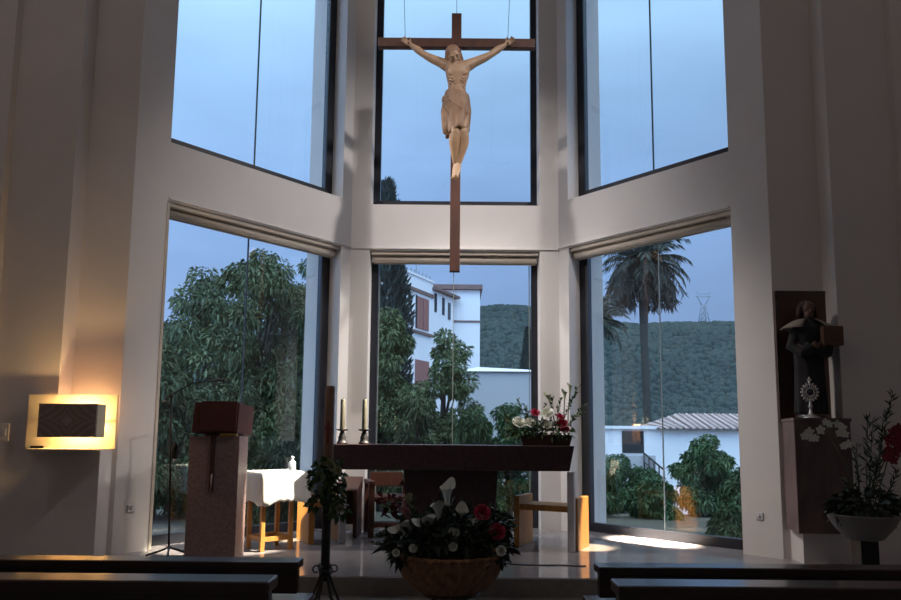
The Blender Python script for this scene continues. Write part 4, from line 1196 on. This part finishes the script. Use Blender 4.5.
# palms
def palm(px, py, y, R_, lab, nf=46, skirt=True):
    c = at(px, py, y); z0 = terr(c.x, y); h = c.z - z0
    t = thing('palm_tree', lab, 'tree', (c.x, y, z0))
    MB().tube([(0, 0, -.2), (.1, 0, h * .3), (-.05, 0, h * .7), (0, 0, h - .3), (0, 0, h + .3)], [.32, .28, .27, .4, .3], 12).build('trunk', 'palm_dry', t)
    fr = MB(); dry = MB()
    for k in range(nf):
        w = k * 2.39996 + random.uniform(-.2, .2); el = R(82 - 105 * (k / nf) ** .9) ; L_ = R_ * random.uniform(.9, 1.1)
        pts = []
        for i in range(9):
            f = i / 8
            e = el - f * f * R(62)
            if i == 0: p = Vector((0, 0, h))
            else: p = pts[-1] + Vector((math.cos(w) * math.cos(e), math.sin(w) * math.cos(e), math.sin(e))) * L_ / 8
            pts.append(p)
        fr.tube(pts, [.05, .045, .04, .035, .03, .025, .02, .015, .01], 5)
        P = []; Dn = []; sz = []
        for i in range(44):
            f = .12 + .88 * i / 44; q_ = f * 8; a_ = int(min(7, q_)); p = pts[a_].lerp(pts[a_ + 1], q_ - a_)
            tg = (pts[a_ + 1] - pts[a_]).normalized(); sd = Vector((-math.sin(w), math.cos(w), 0)) * (1 if i % 2 else -1)
            P.append(p[:]); Dn.append((tg * .7 + sd * .8 + Vector((0, 0, -.35)))[:]); sz.append(R_ * .22 * (1.1 - .75 * abs(f - .45)))
        fr.leaves(np.array(P), np.array(Dn), np.array(sz), .13, .25)
    if skirt:
        for k in range(90):
            w = random.uniform(0, 6.283); L_ = R_ * random.uniform(.75, 1.0); o_ = random.uniform(.35, 1.0) * R_ * .86
            s0 = Vector((math.cos(w) * .4, math.sin(w) * .4, h - .1)); s1 = Vector((math.cos(w) * o_ * .7, math.sin(w) * o_ * .7, h - .25 * L_)); s3 = Vector((math.cos(w) * o_, math.sin(w) * o_, h - L_ * 1.05))
            dry.tube([s0, s1, s3], [.04, .03, .012], 4)
            P = [s0.lerp(s1, f)[:] for f in np.linspace(.3, 1, 10)] + [s1.lerp(s3, f)[:] for f in np.linspace(0, .9, 26)]
            dry.leaves(np.array(P), rng.normal(size=(36, 3)) * .45 + np.array([math.cos(w) * .2, math.sin(w) * .2, -1]), np.full(36, R_ * .2), .12, .1)
        dry.build('dry_fronds', 'palm_dry', t)
    fr.build('fronds', 'palm_leaf', t)
palm(643, 262, 45, 3.3, 'large palm tree with a drooping skirt of dry fronds')
palm(593, 322, 40, 2.4, 'smaller palm at the left edge of the right window, below the large palm', 36, False)

# pylon
yp = 300
pb_ = at(704, 322, yp); ph_ = at(704, 293, yp).z - terr(pb_.x, yp)
t = thing('electricity_pylon', 'grey lattice electricity pylon on the distant hill ridge', 'pylon', (pb_.x, yp, terr(pb_.x, yp)))
b = MB(); wb, wt = 2.0, .8
for sx in (-1, 1):
    for sy in (-1, 1): b.tube([(sx * wb, sy * wb, 0), (sx * wt, sy * wt, ph_ * .62)], .2, 5)
    b.tube([(sx * wt, 0, ph_ * .62), (sx * 2.6, 0, ph_ * .84), (sx * 2.6, 0, ph_)], .2, 5)
    b.tube([(sx * 2.6, 0, ph_), (sx * 3.4, 0, ph_ * 1.03)], .15, 5)
for i in range(4):
    z0_, z1_ = ph_ * .155 * i, ph_ * .155 * (i + 1); w0_, w1_ = wb + (wt - wb) * i / 4, wb + (wt - wb) * (i + 1) / 4
    for sy in (-1, 1):
        b.tube([(-w0_, sy * w0_, z0_), (w1_, sy * w1_, z1_)], .13, 4); b.tube([(w0_, sy * w0_, z0_), (-w1_, sy * w1_, z1_)], .13, 4)
b.build('lattice', 'pylon_steel', t)
MB().tube([(-3.6, 0, ph_ * .88), (3.6, 0, ph_ * .88)], .2, 5).tube([(-2.6, 0, ph_ * .97), (2.6, 0, ph_ * .97)], .15, 5).build('cross_arm', 'pylon_steel', t)

# white house in the middle window
def slab_wall(P, Q, th, z0, z1):
    P = Vector(P); Q = Vector(Q); d = (Q - P).normalized(); n = Vector((-d.y, d.x))
    return MB().prism([tuple(P), tuple(Q), tuple(Q + n * th), tuple(P + n * th)], z0, z1)
hz0 = terr(0, 38)
P1, P2 = Vector((-2.36, 36)), Vector((-1.09, 38.3)); zA = at(408, 273, 36).z
hw_ = thing('white_house', 'tall white house with terracotta shutters behind the trees', 'house', (-.5, 39, hz0))
slab_wall(P1 - (P2 - P1) * 1.2, P2, 3.5, hz0 - .2, zA).build('wing_wall', 'white_render', hw_, 0, True)
d12 = (P2 - P1).normalized(); n12 = Vector((d12.y, -d12.x))
def onface(P, s_, o_=0): q_ = P + d12 * s_ + n12 * o_; return (q_.x, q_.y)
def facebox(P, s0, s1, z0, z1, o0=0, o1=.06):
    return MB().prism([onface(P, s0, o0), onface(P, s1, o0), onface(P, s1, o1), onface(P, s0, o1)], z0, z1)
facebox(P1, -3, 2.66, zA - .95, zA - .75, 0, .10).build('cornice', 'roof_brown', hw_, 0, True)
facebox(P1, -3, 2.66, zA - .02, zA + .1, -.3, .08).build('parapet', 'white_render', hw_, 0, True)
for k in range(6):
    facebox(P1, .2 + k * .42, .26 + k * .42, zA + .1, zA + .35, -.1, -.04).build('roof_post', 'pylon_steel', hw_, 0, True)
q_ = onface(P1, 1.5, -.5); MB().tube([(q_[0], q_[1], zA), (q_[0], q_[1], zA + 1.3)], .03, 6).build('antenna', 'pylon_steel', hw_, 0, True)
zs0, zs1 = at(421, 329, 37).z, at(421, 297, 37).z
for s0, s1 in ((.80, 1.42), (1.5, 2.1)):
    facebox(P1, s0, s1, zs0, zs1, .0, .05).build('shutter', 'shutter', hw_, 0, True)
facebox(P1, .68, .78, zs0, zs1 + .05, .0, .04).build('window', 'dark_glass', hw_, 0, True)
facebox(P1, .2, 2.5, zs0 - .3, zs0 - .15, 0, .14).build('sill_band', 'roof_brown', hw_, 0, True)
facebox(P1, .7, 2.2, zs0 - 3.6, zs0 - 1.8, 0, .05).build('shutter', 'shutter', hw_, 0, True)
Q1 = Vector((-1.0, 38.5)); zB = at(433, 291, 38.5).z
facebox(Q1, -.4, 2.45, hz0 - .2, zB, -3, 0).build('wing_wall', 'white_render', hw_, 0, True)
facebox(Q1, -.3, 2.7, zB, zB + .16, -3, .32).build('wing_roof', 'roof_brown', hw_, 0, True)
for s0, s1, py0, py1 in ((-.02, .22, 297, 315), (.92, 1.18, 298, 315), (1.66, 1.95, 301, 318)):
    facebox(Q1, s0, s1, at(440, py1, 39.5).z, at(440, py0, 39.5).z, 0, .05).build('window', 'dark_glass', hw_, 0, True)
cx0, cx1 = at(441, 300, 41).x, at(480, 300, 41).x; zC = at(460, 290, 41).z
MB().box((cx0, 41, hz0 - .2), (cx1, 45, zC)).build('tower_wall', 'white_render', hw_, 0, True)
MB().box((cx0 - .7, 40.7, zC), (cx1 + .15, 45.3, zC + .3)).build('tower_roof', 'roof_brown', hw_, 0, True)
zz = at(460, 321.5, 41).z
MB().box((cx0, 40.93, zz - .05), (cx1 + .06, 41, zz + .06)).build('string_course', 'roof_brown', hw_, 0, True)
# low flat building
lw = thing('flat_roofed_building', 'low grey-white building with a pale flat roof edge, right part of the middle window', 'building', (2, 21, terr(2, 21)))
lx0, lx1 = at(462, 390, 20).x, 3.4
zt_ = at(482, 371.5, 20).z
MB().box((lx0, 20, terr(2, 21) - .3), (lx1, 26, zt_)).build('walls', 'grey_render', lw, 0, True)
MB().hexa([(lx0 - .1, 19.9, zt_), (lx1, 19.9, zt_), (lx1, 26, zt_), (lx0 - .1, 26, zt_)], [(lx0 + .5, 20.2, zt_ + .16), (lx1, 20.2, zt_ + .05), (lx1, 26, zt_ + .05), (lx0 + .5, 26, zt_ + .16)]).build('roof', 'white_render', lw, 0, True)
# tiled outbuilding on the right
yh = 27
gz = terr(9, yh)
ob_ = thing('outbuilding', 'long low white outbuilding with a clay tiled roof and dark doorway', 'building', (at(680, 440, yh).x, yh, gz))
x0_, x1_, xm = at(585, 440, yh).x, at(790, 440, yh).x, at(658, 440, yh).x
ze = at(640, 429, yh).z; zr = at(700, 414.5, yh + 2).z
MB().box((x0_, yh, gz - .3), (x1_, yh + 4, ze)).build('walls', 'white_render', ob_, 0, True)
MB().box((x0_ - .1, yh - .15, ze), (xm, yh + 4, ze + .12)).build('flat_roof', 'white_render', ob_, 0, True)
n = 180; vs = []; fs = []
for i in range(n + 1):
    x = xm - .1 + (x1_ - xm + .4) * i / n; dz_ = .07 * abs(math.sin(i * math.pi / 5))
    ez = at(700, 427, yh).z
    hip = max(0, 1 - (x - xm) / 1.5)
    vs += [(x, yh - .35, ez + dz_ - .08), (x, yh + 2, ez + (zr - ez) * (1 - hip * .9) + dz_), (x, yh + 4.3, ez + dz_)]
for i in range(n):
    a_ = i * 3; fs += [(a_, a_ + 3, a_ + 4, a_ + 1), (a_ + 1, a_ + 4, a_ + 5, a_ + 2)]
o = MB().add(vs, fs, True).build('tile_roof', 'roof_tile', ob_, 0, True)
so = o.modifiers.new('t', 'SOLIDIFY'); so.thickness = .06
dx0, dx1 = at(622, 440, yh).x, at(643.5, 440, yh).x
MB().box((dx0, yh - .05, at(632, 453, yh).z), (dx1, yh + .02, at(632, 431, yh).z)).build('doorway', 'dark_void', ob_, 0, True)
MB().box((dx0 - .5, yh - .9, gz - .2), (dx1 + .2, yh - .05, at(632, 455, yh).z)).build('landing', 'grey_render', ob_, 0, True)
ra = thing('stair_railing', 'dark metal stair railing running down from the outbuilding doorway', 'railing', (dx1 + .3, yh - 1, gz))
A0, A1 = at(644, 453, yh - 1), at(664, 470, yh - 1)
b = MB(); b.tube([A0, A1], .035, 6); b.tube([A0 + Vector((0, 0, -.35)), A1 + Vector((0, 0, -.35))], .025, 6); b.build('handrail', 'black_metal', ra, 0, True)
for f in (0, .25, .5, .75, 1):
    p = A0.lerp(A1, f); MB().tube([p, p + Vector((0, 0, -1.0))], .03, 6).build('post', 'black_metal', ra, 0, True)

# ------------------------------------------------------------------ world: evening sky
w = bpy.data.worlds.new('world'); scene.world = w; w.use_nodes = True
nt = w.node_tree; nt.nodes.clear(); N = nt.nodes.new; L = nt.links
out = N('ShaderNodeOutputWorld'); bg = N('ShaderNodeBackground'); SKY = 1.1
tcn = N('ShaderNodeTexCoord'); sx = N('ShaderNodeSeparateXYZ'); L.new(tcn.outputs['Generated'], sx.inputs[0])
rp = N('ShaderNodeValToRGB'); cr_ = rp.color_ramp
L.new(sx.outputs['Z'], rp.inputs['Fac'])
cr_.elements[0].position = 0.0; cr_.elements[0].color = (.20, .29, .50, 1)
cr_.elements[1].position = 1.0; cr_.elements[1].color = (1.05, 1.18, 1.32, 1)
for p, c in ((.12, (.23, .35, .61, 1)), (.26, (.255, .41, .73, 1)), (.35, (.265, .435, .77, 1)), (.48, (.33, .55, .90, 1)), (.60, (.45, .73, 1.05, 1))):
    e = cr_.elements.new(p); e.color = c
mp = N('ShaderNodeMapping'); mp.inputs['Scale'].default_value = (1, 1, 3.2); L.new(tcn.outputs['Generated'], mp.inputs['Vector'])
nz = N('ShaderNodeTexNoise'); nz.inputs['Scale'].default_value = 2.2; nz.inputs['Detail'].default_value = 5; L.new(mp.outputs['Vector'], nz.inputs['Vector'])
cl_ = N('ShaderNodeMapRange'); cl_.inputs['From Min'].default_value = .3; cl_.inputs['From Max'].default_value = .7; cl_.inputs['To Min'].default_value = .88; cl_.inputs['To Max'].default_value = 1.16
L.new(nz.outputs['Fac'], cl_.inputs['Value'])
# brighter sky to the left and behind the chapel
lf = N('ShaderNodeMapRange'); lf.inputs['From Min'].default_value = .05; lf.inputs['From Max'].default_value = -.6; lf.inputs['To Min'].default_value = 1.0; lf.inputs['To Max'].default_value = 1.4
L.new(sx.outputs['X'], lf.inputs['Value'])
bk_ = N('ShaderNodeMapRange'); bk_.inputs['From Min'].default_value = .3; bk_.inputs['From Max'].default_value = -.7; bk_.inputs['To Min'].default_value = 1.0; bk_.inputs['To Max'].default_value = 3.2
L.new(sx.outputs['Y'], bk_.inputs['Value'])
m1 = N('ShaderNodeMath'); m1.operation = 'MULTIPLY'; L.new(cl_.outputs[0], m1.inputs[0]); L.new(lf.outputs[0], m1.inputs[1])
m0 = N('ShaderNodeMath'); m0.operation = 'MULTIPLY'; m0.inputs[1].default_value = SKY; m2 = N('ShaderNodeMath'); m2.operation = 'MULTIPLY'; L.new(m1.outputs[0], m2.inputs[0]); L.new(bk_.outputs[0], m2.inputs[1])
L.new(rp.outputs['Color'], bg.inputs['Color']); L.new(m2.outputs[0], m0.inputs[0]); L.new(m0.outputs[0], bg.inputs['Strength']); L.new(bg.outputs[0], out.inputs['Surface'])

# ------------------------------------------------------------------ lamps
def spot(name, p, tgt, e, ang, blend=.4, c=(1, .84, .62), rad=.04):
    l = bpy.data.lights.new(name, 'SPOT'); l.energy = e; l.spot_size = R(ang); l.spot_blend = blend; l.color = c; l.shadow_soft_size = rad
    o = bpy.data.objects.new(name, l); col.objects.link(o); o.location = p
    o.rotation_euler = (Vector(tgt) - Vector(p)).to_track_quat('-Z', 'Y').to_euler()
    return o
spot('spot_credence', (2.6, 6.0, 5.4), (-1.68, 6.38, .72), 11000, 8.5, .3, (1, .88, .68))
spot('spot_seat_right', (2.7, 6.1, 4.2), (1.47, 6.6, .42), 4500, 7, .4, (1, .8, .5))
spot('spot_seat_left', (-2.6, 6.0, 4.4), (-1.58, 6.85, .42), 4800, 6, .4, (1, .82, .5))
spot('spot_bay_left', (2.6, 6.0, 5.6), (-1.5, 7.4, .9), 900, 44, 1, (1, .92, .83), .25)
spot('spot_bay_right', (-2.5, 5.9, 5.6), (2.0, 7.1, 1.1), 700, 48, 1, (1, .92, .85), .25)
spot('spot_fill_right', (3.4, 3.2, 7.2), (-.9, 7.6, 3.0), 850, 50, 1, (1, .93, .9), .14)
spot('spot_fill_left', (-3.4, 3.2, 7.2), (.9, 7.8, 3.2), 620, 40, 1, (1, .93, .9), .14)
spot('spot_cross', (1.0, 4.9, .45), (.03, 6.5, 4.2), 260, 13, .9)
al = bpy.data.lights.new('sill_strip', 'AREA'); al.shape = 'RECTANGLE'; al.size = .62; al.size_y = .05; al.energy = 60; al.spread = R(10); al.color = (1, .88, .7)
ao = bpy.data.objects.new('sill_strip', al); col.objects.link(ao)
ao.matrix_world = MR @ Matrix.Translation((1.12, .04, 3.38))
for nm, x, e in (('nave_fill_left', -3.6, 30), ('nave_fill_right', 3.6, 14)):  # unseen fill lights added to lift the nave walls, no known fixtures
    nl = bpy.data.lights.new(nm, 'POINT'); nl.shadow_soft_size = .25; nl.energy = e; nl.color = (1, .90, .87)
    no = bpy.data.objects.new(nm, nl); col.objects.link(no); no.location = (x, 1.5, 7.2)

vs_ = scene.view_settings
vs_.view_transform = 'Standard'; vs_.look = 'None'; vs_.exposure = 0; vs_.gamma = 1; vs_.use_curve_mapping = False
